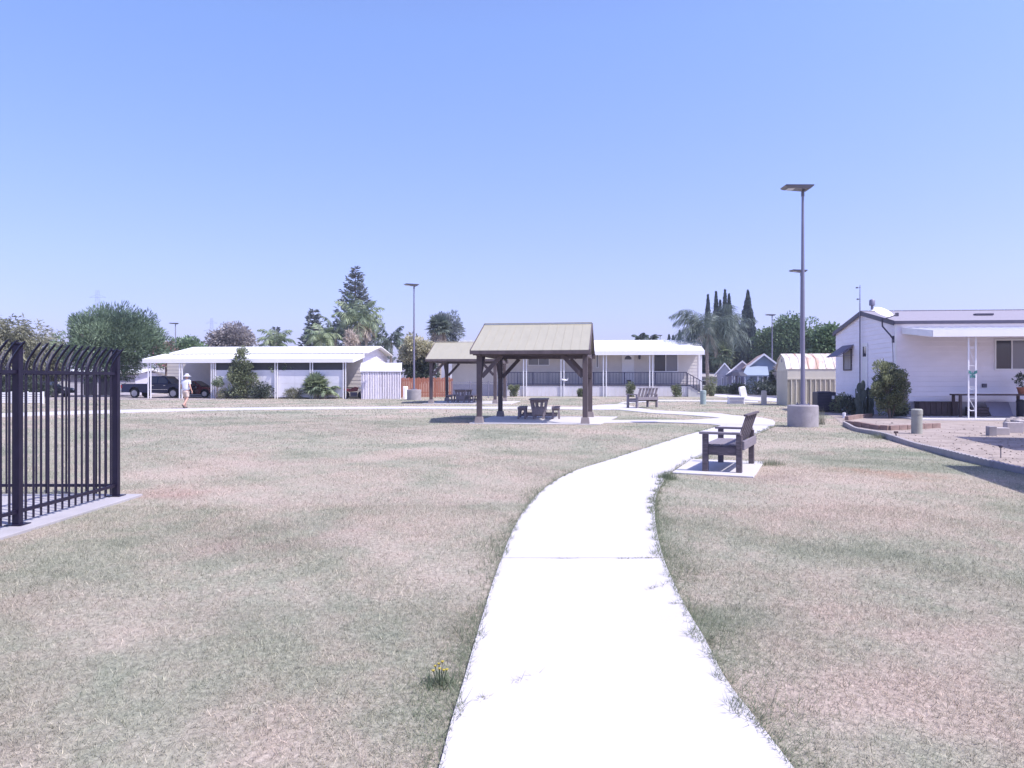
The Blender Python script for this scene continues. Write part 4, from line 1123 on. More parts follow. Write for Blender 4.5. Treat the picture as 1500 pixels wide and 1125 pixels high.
# things standing under the porch
t, x0, x1, z0, z1 = near_house('storage_bench', 'low dark brown plank storage bench against the white house wall', 'bench', 1343, 1400, 588, 611, -.25, .5, DARK_BROWN)
mb = MB()
for k in range(7): mb.box(x0 + (x1 - x0) * k / 7 + .008, x0 + (x1 - x0) * (k + 1) / 7 - .008, -.48, -.44, .1, z1 - .04)
mb.build('front_boards', DARK_BROWN, t); MB().box(x0, x1, -.439, -.05, .06, z1 - .045).build('box_body', DARK_BROWN, t); MB().box(x0 - .03, x1 + .03, -.51, -.04, z1 - .04, z1).build('lid', DARK_BROWN, t, bevel=.006)
t, x0, x1, z0, z1 = near_house('porch_table', 'long brown plank table under the white porch roof', 'table', 1397, 1502, 577, 608, -.8, .6, DARK_BROWN)
MB().box(x0, x1, -1.15, -.45, z1 - .06, z1).build('tabletop', DARK_BROWN, t, bevel=.006)
for x in (x0 + .12, x1 - .12):
    for y in (-1.08, -.52): MB().box(x - .045, x + .045, y - .045, y + .045, .06, z1 - .061).build('leg', DARK_BROWN, t)
t, x0, x1, z0, z1 = near_house('grey_board', 'grey board leaning under the porch table', 'board', 1446, 1481, 589, 611, -.6, .1, GREY_BOARD)
MB().hexa([(x0 + .08, -.78, .06), (x1, -.78, .06), (x1, -.74, .06), (x0 + .08, -.74, .06)], [(x0, -.42, z1), (x1, -.42, z1), (x1, -.38, z1), (x0, -.38, z1)]).build('panel', GREY_BOARD, t)
t, x0, x1, z0, z1 = near_house('crate', 'low dark brown crate left of the grey board under the table', 'crate', 1418, 1444, 597, 611, -.55, .4, DARK_BROWN)
mb = MB()
for k in range(3): mb.box(x0, x1, -.80, -.78, .07 + k * .12, .07 + k * .12 + .10)
for k in range(3): mb.box(x0, x1, -.34, -.32, .07 + k * .12, .07 + k * .12 + .10)
for x in (x0, x1 - .03): mb.box(x, x + .03, -.78, -.34, .07, .42)
mb.box(x0 + .03, x1 - .03, -.77, -.35, .07, .09); mb.build('slats', DARK_BROWN, t)
t, x0, x1, z0, z1 = near_house('trash_can', 'narrow dark bin standing under the right end of the table', 'bin', 1487, 1499, 585, 611, -.6, .3, BIN)
xm = (x0 + x1) / 2; MB().lathe([(.12, .06), (.16, z1 - .10), (.17, z1 - .10), (.17, z1 - .05), (.05, z1)], 14, (xm, -.72, 0)).build('bin_body', BIN, t, smooth=True)
MB().lathe([(.175, z1 - .085), (.175, z1 - .055)], 14, (xm, -.72, 0)).build('bin_rim', BIN, t)
t, x0, x1, z0, z1 = near_house('plant_pot', 'terracotta pot with a dark plant on the porch table', 'potted plant', 1490, 1503, 567, 577, -.8, .3, TERRA)
xm = (x0 + x1) / 2; tz = HR.front(1400, 577, -.8)[1]
MB().lathe([(.11, tz + .002), (.16, tz + .22), (.18, tz + .22), (.18, tz + .27), (.12, tz + .27)], 16, (xm, -.8, 0)).build('pot', TERRA, t, smooth=True)
V, F, T = clump_crown((xm, -.8, tz + .55), (.2, .2, .32), 8, .13, 40, .09, seed=4); link('leaves', mesh_np('leaves', V, F, T), F_DARK, t)
t, x0, x1, z0, z1 = near_house('wall_vent', 'small dark vent cover on the siding beside the porch post', 'vent', 1438, 1445, 562, 567.5, -.02, .05, DARK_TRIM)
MB().box(x0, x1, -.07, -.02, z0, z1).build('vent_cover', DARK_TRIM, t, bevel=.008)
for k in range(3): MB().box(x0 + .02, x1 - .02, -.078, -.071, z0 + .03 + k * .04, z0 + .045 + k * .04).build('louver', GREY_BOARD, t)
mb = MB(); mb.prism([(x, y, -.02) for x, y in [fpt(HR, -.4, -3.1), fpt(HR, 14, -3.1), fpt(HR, 14, -.03), fpt(HR, -.4, -.03)]], (0, 0, .075)); struct(mb.build('patio_slab', CONC, bevel=.006))
# air conditioner, low posts
xa, ya = at(1207, 35.5)
t = thing('air_conditioner', 'dark cube air conditioner unit beside the corner of the white house', 'air conditioner', (xa, ya), HR.r)
MB().box(-.42, .42, -.4, .4, .04, .95).build('casing', BIN, t, bevel=.03)
mb = MB()
for k in range(11): mb.box(-.40, .40, -.418, -.402, .12 + k * .07, .15 + k * .07)
mb.build('grille', DARK_TRIM, t)
MB().lathe([(.32, .952), (.32, .975), (.05, .985)], 18).build('fan_guard', DARK_TRIM, t)
MB().box(.22, .34, -.432, -.419, .62, .78).build('label_plate', TRIM, t)

# ================================================================= barn-shaped shed
SH = Frame(*at(1153.5, 44.0), R(-7.5))
sh = thing('storage_shed', 'cream barn-shaped metal shed with rusty white gambrel roof', 'shed', (SH.x, SH.y), SH.r)
sL, sD, sE, sP = 3.9, 2.9, zat(541, 44.0), zat(519, 45.4)
mb = MB()
for k in range(int(sL / .27)):
    xx = k * .27; mb.prism([(xx, 0, 0), (xx + .19, 0, 0), (xx + .205, -.03, 0), (xx + .255, -.03, 0), (xx + .27, 0, 0)], (0, 0, sE * .72))
mb.box(0, sL, .003, .04, 0, sE); mb.box(-.01, sL, -.035, .002, sE * .722, sE * .76); mb.build('side_wall', SHED_WALL, sh); MB().box(0, sL, sD - .04, sD, 0, sE).build('side_wall', SHED_WALL, sh)
gp = [(0, sE), (.55, sE + (sP - sE) * .68), (sD / 2, sP), (sD - .55, sE + (sP - sE) * .68), (sD, sE)]
mb = MB(); mb.prism([(0, .04, 0), (0, .04, sE)] + [(0, y, z - .03) for y, z in gp[1:-1]] + [(0, sD - .04, sE), (0, sD - .04, 0)], (.03, 0, 0)); gw = mb.build('gable_wall', SHED_WALL, sh)
mb = MB()
for k in range(1, 9): mb.box(-.018, -.001, sD * k / 9 - .012, sD * k / 9 + .012, .02, sE - .05)
mb.build('wall_seams', SHED_WALL, sh)
MB().prism([(-.02, sD / 2 - .12, sE + .45), (-.02, sD / 2 + .12, sE + .45), (-.02, sD / 2, sE + .66)], (.018, 0, 0)).build('gable_vent', GREY_BOARD, sh)
mb = MB()
for (y0, z0), (y1, z1) in zip(gp[:-1], gp[1:]):
    n_ = Vector((0, -(z1 - z0), (y1 - y0))).normalized() * .035
    mb.hexa([(-.07, y0, z0), (sL, y0, z0), (sL, y1, z1), (-.07, y1, z1)], [(-.07, y0 + n_.y, z0 + n_.z), (sL, y0 + n_.y, z0 + n_.z), (sL, y1 + n_.y, z1 + n_.z), (-.07, y1 + n_.y, z1 + n_.z)])
    for k in range(8):
        xx = sL * (k + .5) / 8; mb.beam((xx, y0 + n_.y * 1.2, z0 + n_.z * 1.2), (xx, y1 + n_.y * 1.2, z1 + n_.z * 1.2), .03, .03)
mb.build('roof', SHED_ROOF, sh)

# ================================================================= middle house with long porch
HM = Frame(*at(656, 70.4), R(-6))
hm = thing('mobile_home', 'long white mobile home with a raised porch and black railing behind the picnic shelters', 'house', (HM.x, HM.y), HM.r)
mL = HM.front(1031, 510)[0]; pd = 2.2; ZD = zat(563.5, 68); ZF = zat(514.5, 68); mD = 7.0
ZR = zat(498.5, 70.2 + mD * .5); ZW = ZF + .35
mb = MB(); siding(mb, 0, mL - .05, ZD, ZW, pd, .30, .022); mb.build('front_wall', CREAM_SIDING, hm)
mb = MB(); siding(mb, pd, pd + mD, .4, ZW, 0, .30, .022, axis='y', peak=(pd + mD / 2, ZR - .1)); mb.build('gable_wall', WHITE_SIDING, hm)
mb = MB(); siding(mb, pd, pd + mD, .4, ZW, mL - .05, .30, .022, axis='y', peak=(pd + mD / 2, ZR - .1), out=1)
mb.build('gable_wall', WHITE_SIDING, hm)
MB().box(mL - .18, mL - .01, pd - .05, pd - .023, ZD, ZW).build('corner_trim', TRIM, hm)
xs, _ = HM.front(742, 560); xe, _ = HM.front(1008, 560)
mb = MB(); mb.box(xs, xe, 0.05, pd - .03, ZD - .12, ZD); mb.build('porch_deck', DARK_TRIM, hm)
mb = MB()
n = 46
for k in range(n): mb.box(xs + (xe - xs) * k / n + .008, xs + (xe - xs) * (k + 1) / n - .008, .08, .12, .02, ZD - .13)
mb.build('porch_skirt', mat('skirt_board', (0.62, 0.59, 0.62), 0.6, 0.06, 1.5), hm)
MB().box(0, xs - .03, pd - .1, pd - .025, .0, ZD).build('skirting', mat('skirt_panel', (0.52, 0.49, 0.54), 0.7, 0.06, 1.5), hm)
xt0 = -.1
pan_roof(hm, xt0, mL, -.35, ZF, pd, ZF + .62, rib=.42, th=.22)
for sg in (-1, 1):
    ye = pd + mD / 2 + sg * (mD / 2 + .02); mb = MB()
    top = [(.05, pd + mD / 2, ZR + .05), (mL + .1, pd + mD / 2, ZR + .05), (mL + .1, ye, ZF + .66), (.05, ye, ZF + .66)]
    mb.hexa([(p[0], p[1], p[2] - .1) for p in top], top)
    for k in range(40):
        xx = .1 + (mL - .1) * k / 39; mb.beam((xx, pd + mD / 2 + sg * .05, ZR + .062), (xx, ye - sg * .03, ZF + .672), .05, .04)
    mb.build('roof', ROOF_WHITE, hm)
for px in (658.5, 769, 824, 886, 954): twin_post(hm, HM.front(px, 560)[0], .0, .0, ZF - .2, w=.27, s=.045)
xq = HM.front(1027, 560)[0]; MB().box(xq - .07, xq + .07, -.06, .06, 0, ZF - .2).build('porch_post', TRIM, hm)
# railing
def railing(parent, p0, p1, z0, z1, n, m_=RAIL, posts=3, slope=0.0):
    p0, p1 = Vector((*p0, 0)), Vector((*p1, 0)); mb = MB(); up = Vector((0, 0, 1)); dz = Vector((0, 0, slope))
    mb.beam(p0 + up * z1, p1 + up * z1 + dz, .05, .06); mb.beam(p0 + up * (z0 + .08), p1 + up * (z0 + .08) + dz, .04, .05)
    for k in range(n + 1):
        q = p0.lerp(p1, k / n) + dz * (k / n); s = .018
        if k % max(1, n // posts) == 0: s = .035
        mb.box(q.x - s, q.x + s, q.y - s, q.y + s, z0 + q.z + (.02 if s > .03 else .1), z1 + q.z - (.031 if s < .03 else -.04))
    return mb.build('railing', m_, parent)
ZT = zat(545.5, 68)
xr0, _ = HM.front(736, 550); xr1, _ = HM.front(1006, 550)
nseg = 6
for k in range(nseg): railing(hm, (xr0 + (xr1 - xr0) * k / nseg + (.06 if k else 0), .10), (xr0 + (xr1 - xr0) * (k + 1) / nseg, .10), ZD, ZT, 20, posts=2)
MB().box(xr0 - .35, xr0 - .06, .06, .14, ZD, ZT).build('gate_panel', RAIL, hm)
# steps with sloping rail at the right end
st = MB()
for k in range(5): st.box(xe + k * .28, xe + (k + 1) * .28 - .004, -.12, 1.3, 0, ZD * (1 - (k + 1) / 6))
st.build('porch_steps', CONC, hm)
railing(hm, (xr1 + .06, -.16), (xr1 + 1.35, -.16), ZD - .05, ZT - .08, 5, posts=2, slope=-.75)
# windows, door, lamp
def fwin(h, fr, px0, px1, py0, py1, ly, panes=2, mats=None, par=None, f=.07):
    x0, z1 = fr.front(px0, py0, ly); x1, z0 = fr.front(px1, py1, ly)
    return window(h, x0, x1, z0, z1, ly, panes, mats=mats, fr=f)
fwin(hm, HM, 773, 805, 520.5, 535.5, pd, 2, [GLASS_PALE, GLASS_PALE])
fwin(hm, HM, 957, 993.5, 518.5, 545, pd, 2, [GLASS, GLASS_PALE], f=.09)
fwin(hm, HM, 873, 877, 518, 539, pd, 1, [GLASS_PALE])
x0, z1 = HM.front(911, 518.5, pd); x1, _ = HM.front(929, 518.5, pd)
dr = MB().box(x0, x1, pd - .09, pd - .024, ZD + .005, z1).build('front_door', TRIM, hm, bevel=.01)
xm = (x0 + x1) / 2; zc = z1 - .52
fanp = [(xm + .33 * math.cos(t * math.pi / 10), pd - .10, zc + .36 * math.sin(t * math.pi / 10)) for t in range(11)]
MB().prism(fanp, (0, .009, 0)).build('fanlight', GLASS, dr)
mb = MB()
for xx in (-.22, .22):
    for za, zb2 in ((.2, .85), (1.0, 1.75)): mb.box(xm + xx - .16, xm + xx + .16, pd - .102, pd - .091, ZD + za, ZD + zb2)
mb.build('door_panel', TRIM, dr); MB().lathe([(.03, 0), (.045, .03), (.02, .06)], 10, (x1 - .12, pd - .155, ZD + 1.0), 'y').build('door_knob', CHROME, dr)
x, z = HM.front(936.5, 523, pd)
ln_ = MB().box(x - .05, x + .05, pd - .09, pd - .024, z + .05, z + .12); ln_.lathe([(.04, -.22), (.11, -.12), (.13, .12), (.04, .24)], 8, (x, pd - .2, z)); ln_.build('porch_lantern', DARK_TRIM, hm)
x, z = HM.front(922, 555.5, .05); t = thing('house_plant', 'small dark pot standing on the porch deck behind the railing', 'pot', (*fpt(HM, x, .8), ZD))
MB().lathe([(.14, 0), (.2, .36), (.23, .36), (.23, .42), (.1, .43)], 12).build('pot', BIN, t, smooth=True)
x, z = HM.front(827.5, 557, -.02); x, y = fpt(HM, x, -.06)
t = thing('hanging_ornament', 'small white bird ornament on the porch railing', 'ornament', (x, y, z))
MB().lathe([(.02, -.24), (.09, -.14), (.11, 0), (.05, .14), (.01, .22)], 10, (0, 0, 0), 'x').build('body', TRIM, t, smooth=True)
MB().prism([(.12, -.01, .0), (.34, -.01, .26), (.24, -.01, -.04)], (0, .02, 0)).build('tail', TRIM, t); MB().lathe([(.02, -.06), (.07, 0), (.02, .07)], 8, (-.24, 0, .09), 'x').build('head', TRIM, t, smooth=True)

# ================================================================= left house with carport
HL = Frame(*at(517, 60.2), R(-6))   # origin: right front corner of the awning, x runs left as negative
hl = thing('mobile_home', 'long white mobile home with a carport at its left end and a wide awning roof', 'house', (HL.x, HL.y), HL.r)
lx = HL.front(209, 528)[0]; zf = zat(525.5, 60.2)
zb = zf + .55; pd = 3.1; mD = 7.6; zr = zat(507, 60.2 + pd + mD * .5)
pan_roof(hl, lx, 0, 0, zf, pd + .25, zb, rib=.4, th=.2)
for sg in (-1, 1):
    ye = pd + mD / 2 + sg * (mD / 2 + .15)
    top = [(lx + .6, pd + mD / 2, zr), (.35, pd + mD / 2, zr), (.35, ye, zb + .09), (lx + .6, ye, zb + .09)]
    MB().hexa([(p[0], p[1], p[2] - .1) for p in top], top).build('roof', ROOF_WHITE, hl)
xw = HL.front(312, 550, pd)[0]; xwr = -.15
mb = MB(); siding(mb, xw, xwr, .3, zb - .1, pd, .3, .02); mb.build('front_wall', CREAM_SIDING, hl)
mb = MB(); siding(mb, pd, pd + mD, .3, zb - .1, xwr, .3, .02, axis='y', out=1, peak=(pd + mD / 2, zr - .12)); mb.build('gable_wall', WHITE_SIDING, hl)
xb0 = HL.front(245, 550, pd + 4.2)[0]
mb = MB(); siding(mb, xb0, xw + .3, 0.05, zb, pd + 4.2, .3, .02); mb.build('carport_wall', CREAM_SIDING, hl)
mb = MB(); siding(mb, pd, pd + 4.2, .05, zb - .1, xw, .3, .02, axis='y', out=-1); mb.build('carport_side_wall', CREAM_SIDING, hl)
# low white screen wall in front of the porch, dark gap above
xl0 = HL.front(314, 570, .25)[0]; xl1 = HL.front(504, 570, .25)[0]; ztop = zat(542, 60.8)
n = 8; mb = MB()
for k in range(n):
    a, b = xl0 + (xl1 - xl0) * k / n, xl0 + (xl1 - xl0) * (k + 1) / n
    mb.box(a + .006, b - .006, .22, .26, .12, ztop * .52); mb.box(a + .006, b - .006, .225, .255, ztop * .525, ztop)
mb.build('screen_wall', mat('screen_panel', (0.70, 0.68, 0.72), 0.6, 0.06, 1.2), hl)
mb = MB(); mb.poly([(xl0, .30, ztop), (xl1, .30, ztop), (xl1, .30, zf - .2), (xl0, .30, zf - .2)]); mb.build('shade_sheet', mat('shade_dark', (0.055, 0.055, 0.06), 0.8, 0.1, 2), hl)  # dark sheet standing in for the shade under the awning
for px in (219, 265): twin_post(hl, HL.front(px, 560, .1)[0], .1, 0, zf - .2, w=.22, s=.04)
for px in (311, 313.8, 404.5, 456, 504.5): twin_post(hl, HL.front(px, 560, .1)[0], .12, 0, zf - .2, w=.2, s=.035)
fw = HL.front(420, 530, pd); window(hl, fw[0], fw[0] + 2.2, 1.6, 2.7, pd, 2, mats=[GLASS])
# white metal shed
WS = Frame(*at(529, 59.6), R(8))
ws = thing('storage_shed', 'white ribbed metal shed at the right end of the left-hand house', 'shed', (WS.x, WS.y), WS.r)
wl = WS.front(587, 560)[0]; wz = zat(544.5, 60.4)
mb = MB()
nr = 16
for k in range(nr):
    a = wl * k / nr; w_ = wl / nr; mb.prism([(a, 0, 0), (a + w_ * .72, 0, 0), (a + w_ * .78, -.035, 0), (a + w_ * .95, -.035, 0), (a + w_, 0, 0)], (0, 0, wz))
mb.box(0, wl, .004, .04, 0, wz)
mb.build('front_wall', WHITE_SIDING, ws); MB().box(0, .03, .041, 2.6, 0, wz).build('side_wall', WHITE_SIDING, ws); MB().box(wl - .03, wl, .041, 2.6, 0, wz).build('side_wall', WHITE_SIDING, ws); MB().box(.031, wl - .031, 2.56, 2.6, 0, wz).build('rear_wall', WHITE_SIDING, ws)
wr = zat(533, 62); MB().hexa([(-.08, -.1, wz + .003), (wl + .08, -.1, wz + .003), (wl + .08, 1.4, wr), (-.08, 1.4, wr)], [(-.08, -.1, wz + .06), (wl + .08, -.1, wz + .06), (wl + .08, 1.4, wr + .06), (-.08, 1.4, wr + .06)]).build('roof', ROOF_WHITE, ws)
MB().hexa([(-.08, 1.402, wr), (wl + .08, 1.402, wr), (wl + .08, 2.7, wz), (-.08, 2.7, wz)], [(-.08, 1.402, wr + .06), (wl + .08, 1.402, wr + .06), (wl + .08, 2.7, wz + .06), (-.08, 2.7, wz + .06)]).build('roof', ROOF_WHITE, ws)
# orange wooden fence
of = thing('wooden_fence', 'orange stained board fence between the white shed and the middle house', 'fence', at(588, 64.5))
xo = at(662, 64.5)[0] - at(588, 64.5)[0]; zo = zat(553.5, 64.5); mb = MB(); n = 30
for k in range(n): mb.box(xo * k / n + .012, xo * (k + 1) / n - .012, 0, .03, .05, zo + .05 * math.sin(k * 2.1))
mb.build('boards', ORANGE_FENCE, of)
for k in range(4): MB().box(xo * k / 3 - .05, xo * k / 3 + .05, .065, .16, 0, zo - .05).build('post', ORANGE_FENCE, of)
for z in (.4, zo - .3): MB().box(0, xo, .031, .064, z, z + .09).build('rail', ORANGE_FENCE, of)
# chain-link fence
cf = thing('chain_link_fence', 'low grey chain-link fence in front of the left end of the middle house', 'fence', at(662, 63.0))
xc = at(742, 63)[0] - at(662, 63)[0]; zc = zat(560, 63)
for k in range(4): MB().tube([(xc * k / 3, 0, 0), (xc * k / 3, 0, zc + .12)], .035, 8).build('post', GALV, cf)
MB().tube([(0, 0, zc), (xc, 0, zc)], .022, 6).build('top_rail', GALV, cf)
mb = MB(); s = .16
for k in range(int(-zc / s), int(xc / s)):
    for sg in (-1, 1):
        a = [k * s if sg > 0 else k * s + zc, 0]; b = [k * s + zc if sg > 0 else k * s, zc]
        pa, pb = Vector((a[0], 0, .03)), Vector((b[0], 0, zc))
        for q in (0, xc):
            pass
        lo, hi = sorted((pa.x, pb.x))
        if lo < 0 or hi > xc: continue
        mb.beam(pa, pb, .007, .007)
mb.build('wire_mesh', GALV, cf)

# ================================================================= vehicles
def wheel(parent, x, y, r, out):
    o = MB().lathe([(r * .6, -.11), (r * .93, -.11), (r, -.07), (r, .07), (r * .93, .11), (r * .6, .11)], 24, (0, 0, 0), 'y').build('wheel', RUBBER, parent, (x, y, r), smooth=True)
    mb = MB(); mb.lathe([(r * .66, -.03), (r * .66, .03)], 20, (0, out * .085, 0), 'y')
    for k in range(6):
        a = k * math.pi / 3; mb.beam((.04 * math.cos(a), out * .125, .04 * math.sin(a)), (r * .6 * math.cos(a), out * .125, r * .6 * math.sin(a)), .07, .03, (0, 1, 0))
    mb.build('rim', ALLOY, o)
    return o
def arch(cx, r, z, n=8): return [(cx + r * math.cos(math.pi * k / n), 0, z + r * math.sin(math.pi * k / n)) for k in range(n + 1)][::-1]
def make_pickup(label, loc, rz):
    t = thing('pickup_truck', label, 'pickup truck', loc, rz); W = .97; wb = 1.72
    # front towards +x
    low = [(-2.88, 0, .52)] + [(-wb - .52, 0, .46)] + arch(-wb, .47, .46)[0:] + [(wb - .5, 0, .38)] + arch(wb, .47, .46)[0:] + [(2.85, 0, .46), (2.9, 0, .98), (2.72, 0, 1.13), (1.55, 0, 1.22), (-.55, 0, 1.20), (-.62, 0, 1.17), (-2.86, 0, 1.16)]
    MB().prism([(x, -W, z) for x, y, z in low], (0, 2 * W, 0)).build('body', BLUE_TRUCK, t, bevel=.03)
    wi = .74
    MB().hexa([(-.62, -W + .02, 1.19), (1.62, -W + .02, 1.19), (1.62, W - .02, 1.19), (-.62, W - .02, 1.19)], [(-.50, -wi, 1.84), (.86, -wi, 1.86), (.86, wi, 1.86), (-.50, wi, 1.84)]).build('cab', BLUE_TRUCK, t, bevel=.04)
    for sg in (-1, 1):
        def sp(x, z, d=.004): k = (z - 1.19) / .66; return (x, sg * ((W - .02) * (1 - k) + wi * k + d), z)
        for xa, xb, xc, xd in ((-.50, .27, .27, -.40), (.36, 1.32, .86, .36)):
            MB().prism([sp(xa, 1.27), sp(xb, 1.27), sp(xc, 1.76), sp(xd, 1.76)], (0, sg * .006, 0)).build('window', GLASS, t)
        for x in (-.05, .98): MB().box(x - .09, x + .09, sg * (W + .002), sg * (W + .025), 1.04, 1.075).build('door_handle', CHROME, t)
        MB().box(-.5, 1.25, min(sg * (W + .002), sg * (W + .016)), max(sg * (W + .002), sg * (W + .016)), .70, .735).build('side_trim', CHROME, t)
        MB().box(1.28, 1.42, min(sg * (W - .02), sg * (W + .22)), max(sg * (W - .02), sg * (W + .22)), 1.22, 1.42).build('mirror', BLUE_TRUCK, t, bevel=.02)
        MB().box(2.74, 2.93, min(sg * .6, sg * .93), max(sg * .6, sg * .93), .80, .98).build('headlight', LENS, t, bevel=.02)
        MB().box(-2.90, -2.80, min(sg * .78, sg * .985), max(sg * .78, sg * .985), .82, 1.10).build('tail_light', mat('tail_red', (.30, .01, .015), .3), t)
        for x in (-wb, wb): wheel(t, x, sg * .84, .39, sg)
    MB().prism([(1.40, -.84, 1.26), (1.40, .84, 1.26), (.93, .70, 1.80), (.93, -.70, 1.80)], (.03, 0, .02)).build('windscreen', GLASS, t)
    MB().box(-3.02, -2.89, -.92, .92, .46, .66).build('bumper', CHROME, t, bevel=.03); MB().box(2.88, 3.02, -.94, .94, .42, .66).build('bumper', CHROME, t, bevel=.03)
    mb = MB(); mb.box(-2.84, -.66, -W + .002, -W + .08, 1.161, 1.20).box(-2.84, -.66, W - .08, W - .002, 1.161, 1.20); mb.build('bed_rail', BIN, t)
    return t
make_pickup('navy blue pickup truck parked under the left end of the carport roof', at(234, 64.6), R(-5))
def make_car(label, loc, rz, paint):
    t = thing('parked_car', label, 'car', loc, rz); W = .88; wb = 1.33
    low = [(-2.2, 0, .38)] + arch(-wb, .38, .36) + [(wb - .42, 0, .28)] + arch(wb, .38, .36) + [(2.16, 0, .36), (2.22, 0, .66), (2.02, 0, .82), (.95, 0, .95), (-1.5, 0, .98), (-2.15, 0, .95), (-2.24, 0, .7)]
    MB().prism([(x, -W, z) for x, y, z in low], (0, 2 * W, 0)).build('body', paint, t, bevel=.05)
    MB().hexa([(-1.55, -W + .03, .97), (1.05, -W + .03, .95), (1.05, W - .03, .95), (-1.55, W - .03, .97)], [(-1.0, -.62, 1.42), (.25, -.62, 1.44), (.25, .62, 1.44), (-1.0, .62, 1.42)]).build('cabin', paint, t, bevel=.05)
    for sg in (-1, 1):
        def sp(x, z): k = (z - .96) / .47; return (x, sg * ((W - .03) * (1 - k) + .62 * k + .004), z)
        for xa, xb, xc, xd in ((-1.25, -.36, -.36, -.88), (-.28, .78, .22, -.28)):
            MB().prism([sp(xa, 1.0), sp(xb, 1.0), sp(xc, 1.36), sp(xd, 1.36)], (0, sg * .006, 0)).build('window', GLASS, t)
        MB().box(2.02, 2.24, min(sg * .5, sg * .84), max(sg * .5, sg * .84), .60, .74).build('headlight', LENS, t, bevel=.02)
        MB().box(.62, .76, min(sg * .86, sg * 1.04), max(sg * .86, sg * 1.04), .95, 1.08).build('mirror', paint, t, bevel=.02)
        for x in (-wb, wb): wheel(t, x, sg * .78, .32, sg)
    MB().prism([(.96, -.74, 1.00), (.96, .74, 1.00), (.33, .58, 1.40), (.33, -.58, 1.40)], (.03, 0, .02)).build('windscreen', GLASS, t)
    MB().box(-1.85, 2.0, -.0, .02, .15, .2).build('underbody', RUBBER, t)
    return t
make_car('dark red sedan parked deeper in the carport, behind the porch posts', at(285, 66.0), R(-4), RED_CAR)
make_car('dark sedan parked behind the white slatted fence at the far left', at(66, 67), R(0), BLACK_CAR)
t = thing('motorcycle', 'small maroon motorcycle standing beside the white metal shed', 'motorcycle', at(518, 60.9), R(12))
for x in (-.62, .62):
    o = MB().lathe([(.2, -.06), (.29, -.06), (.31, 0), (.29, .06), (.2, .06)], 18, (0, 0, 0), 'y').build('wheel', RUBBER, t, (x, 0, .31), smooth=True)
    MB().lathe([(.19, -.02), (.19, .02)], 14, (0, 0, 0), 'y').build('rim', ALLOY, o)
MB().prism([(-.85, -.12, .68), (-.3, -.12, .55), (.3, -.12, .62), (.42, -.12, .9), (.1, -.12, .98), (-.2, -.12, .82), (-.85, -.12, .84)], (0, .24, 0)).build('fuel_tank', RED_CAR, t, bevel=.04)
MB().box(-.28, .3, -.14, .14, .24, .54).build('engine', DARK_TRIM, t, bevel=.03); MB().box(-.62, -.02, -.14, .14, .85, .93).build('saddle', RUBBER, t, bevel=.03)
MB().tube([(.62, -.08, .31), (.4, -.08, .98)], .025, 6).tube([(.62, .08, .31), (.4, .08, .98)], .025, 6).build('fork', CHROME, t); MB().tube([(.3, -.36, 1.08), (.4, 0, 1.0), (.3, .36, 1.08)], .018, 6).build('handlebar', CHROME, t)
MB().lathe([(.02, -.06), (.09, -.02), (.1, .06)], 10, (.52, 0, .86), 'x').build('headlight', LENS, t, smooth=True)

# ================================================================= houses farther off
def cottage(label, px0, px1, D, py_eave, py_peak, depth, wall, roof, rz, windows=(), gable_front=True, py_base=None, oh=.35):
    x0, y0 = at(px0, D); x1, _ = at(px1, D); W = x1 - x0
    t = thing('cottage', label, 'house', (x0, y0), rz); ze, zp = zat(py_eave, D), zat(py_peak, D)
    if gable_front:
        mb = MB(); siding(mb, 0, W, 0.02, ze, 0, .3, .02, peak=(W / 2, zp)); mb.box(.03, W - .03, .03, depth, .02, ze); mb.build('wall', wall, t)
        k = (zp - ze) / (W / 2)
        for sg in (-1, 1):
            xe = W / 2 + sg * (W / 2 + oh); zz = ze - k * oh
            top = [(W / 2, -oh, zp + .16), (xe, -oh, zz + .16), (xe, depth + oh, zz + .16), (W / 2, depth + oh, zp + .16)]
            o = MB().hexa([(p[0], p[1], p[2] - .14) for p in top], top).build('roof', roof, t)
            MB().hexa([(W / 2, -oh - .03, zp - .06), (xe, -oh - .03, zz - .06), (xe, -oh - .002, zz - .06), (W / 2, -oh - .002, zp - .06)], [(W / 2, -oh - .03, zp + .17), (xe, -oh - .03, zz + .17), (xe, -oh - .002, zz + .17), (W / 2, -oh - .002, zp + .17)]).build('barge_board', TRIM, o)
    else:
        mb = MB(); siding(mb, 0, W, 0.02, ze, 0, .3, .02); mb.box(.03, W - .03, .03, depth, .02, ze); mb.build('wall', wall, t)
        for sg in (-1, 1):
            ye = depth / 2 + sg * (depth / 2 + oh)
            top = [(-oh, depth / 2, zp), (W + oh, depth / 2, zp), (W + oh, ye, ze - .05), (-oh, ye, ze - .05)]
            MB().hexa([(p[0], p[1], p[2] - .14) for p in top], top).build('roof', roof, t)
    for (a, b, c_, d) in windows: window(t, W * a, W * b, ze * c_, ze * d, 0, 1, fr=.09, mats=[GLASS])
    return t, W, ze, zp
t, W, ze, zp = cottage('small lilac cottage with a pale gable and two narrow windows across the street', 1068, 1105, 96, 546, 530, 9, LILAC, ROOF_WHITE, R(-16), [(.35, .44, .35, .8), (.56, .65, .35, .8)])
for x in (.12, .2): MB().box(W * x - .06, W * x + .06, -1.4, -1.28, 0, ze * .92).build('porch_post', TRIM, t)
MB().box(-.1, W * .28, -1.5, -.03, ze * .92, ze * .98).build('porch_roof', ROOF_WHITE, t)
cottage('pale grey cottage with a white roof between the palm and the lilac cottage', 1050, 1072, 104, 546, 533, 9, mat('pale_grey_siding', (.46, .45, .50), .7, .05, 1), ROOF_WHITE, R(-16), [(.3, .42, .3, .75), (.6, .72, .3, .75)])
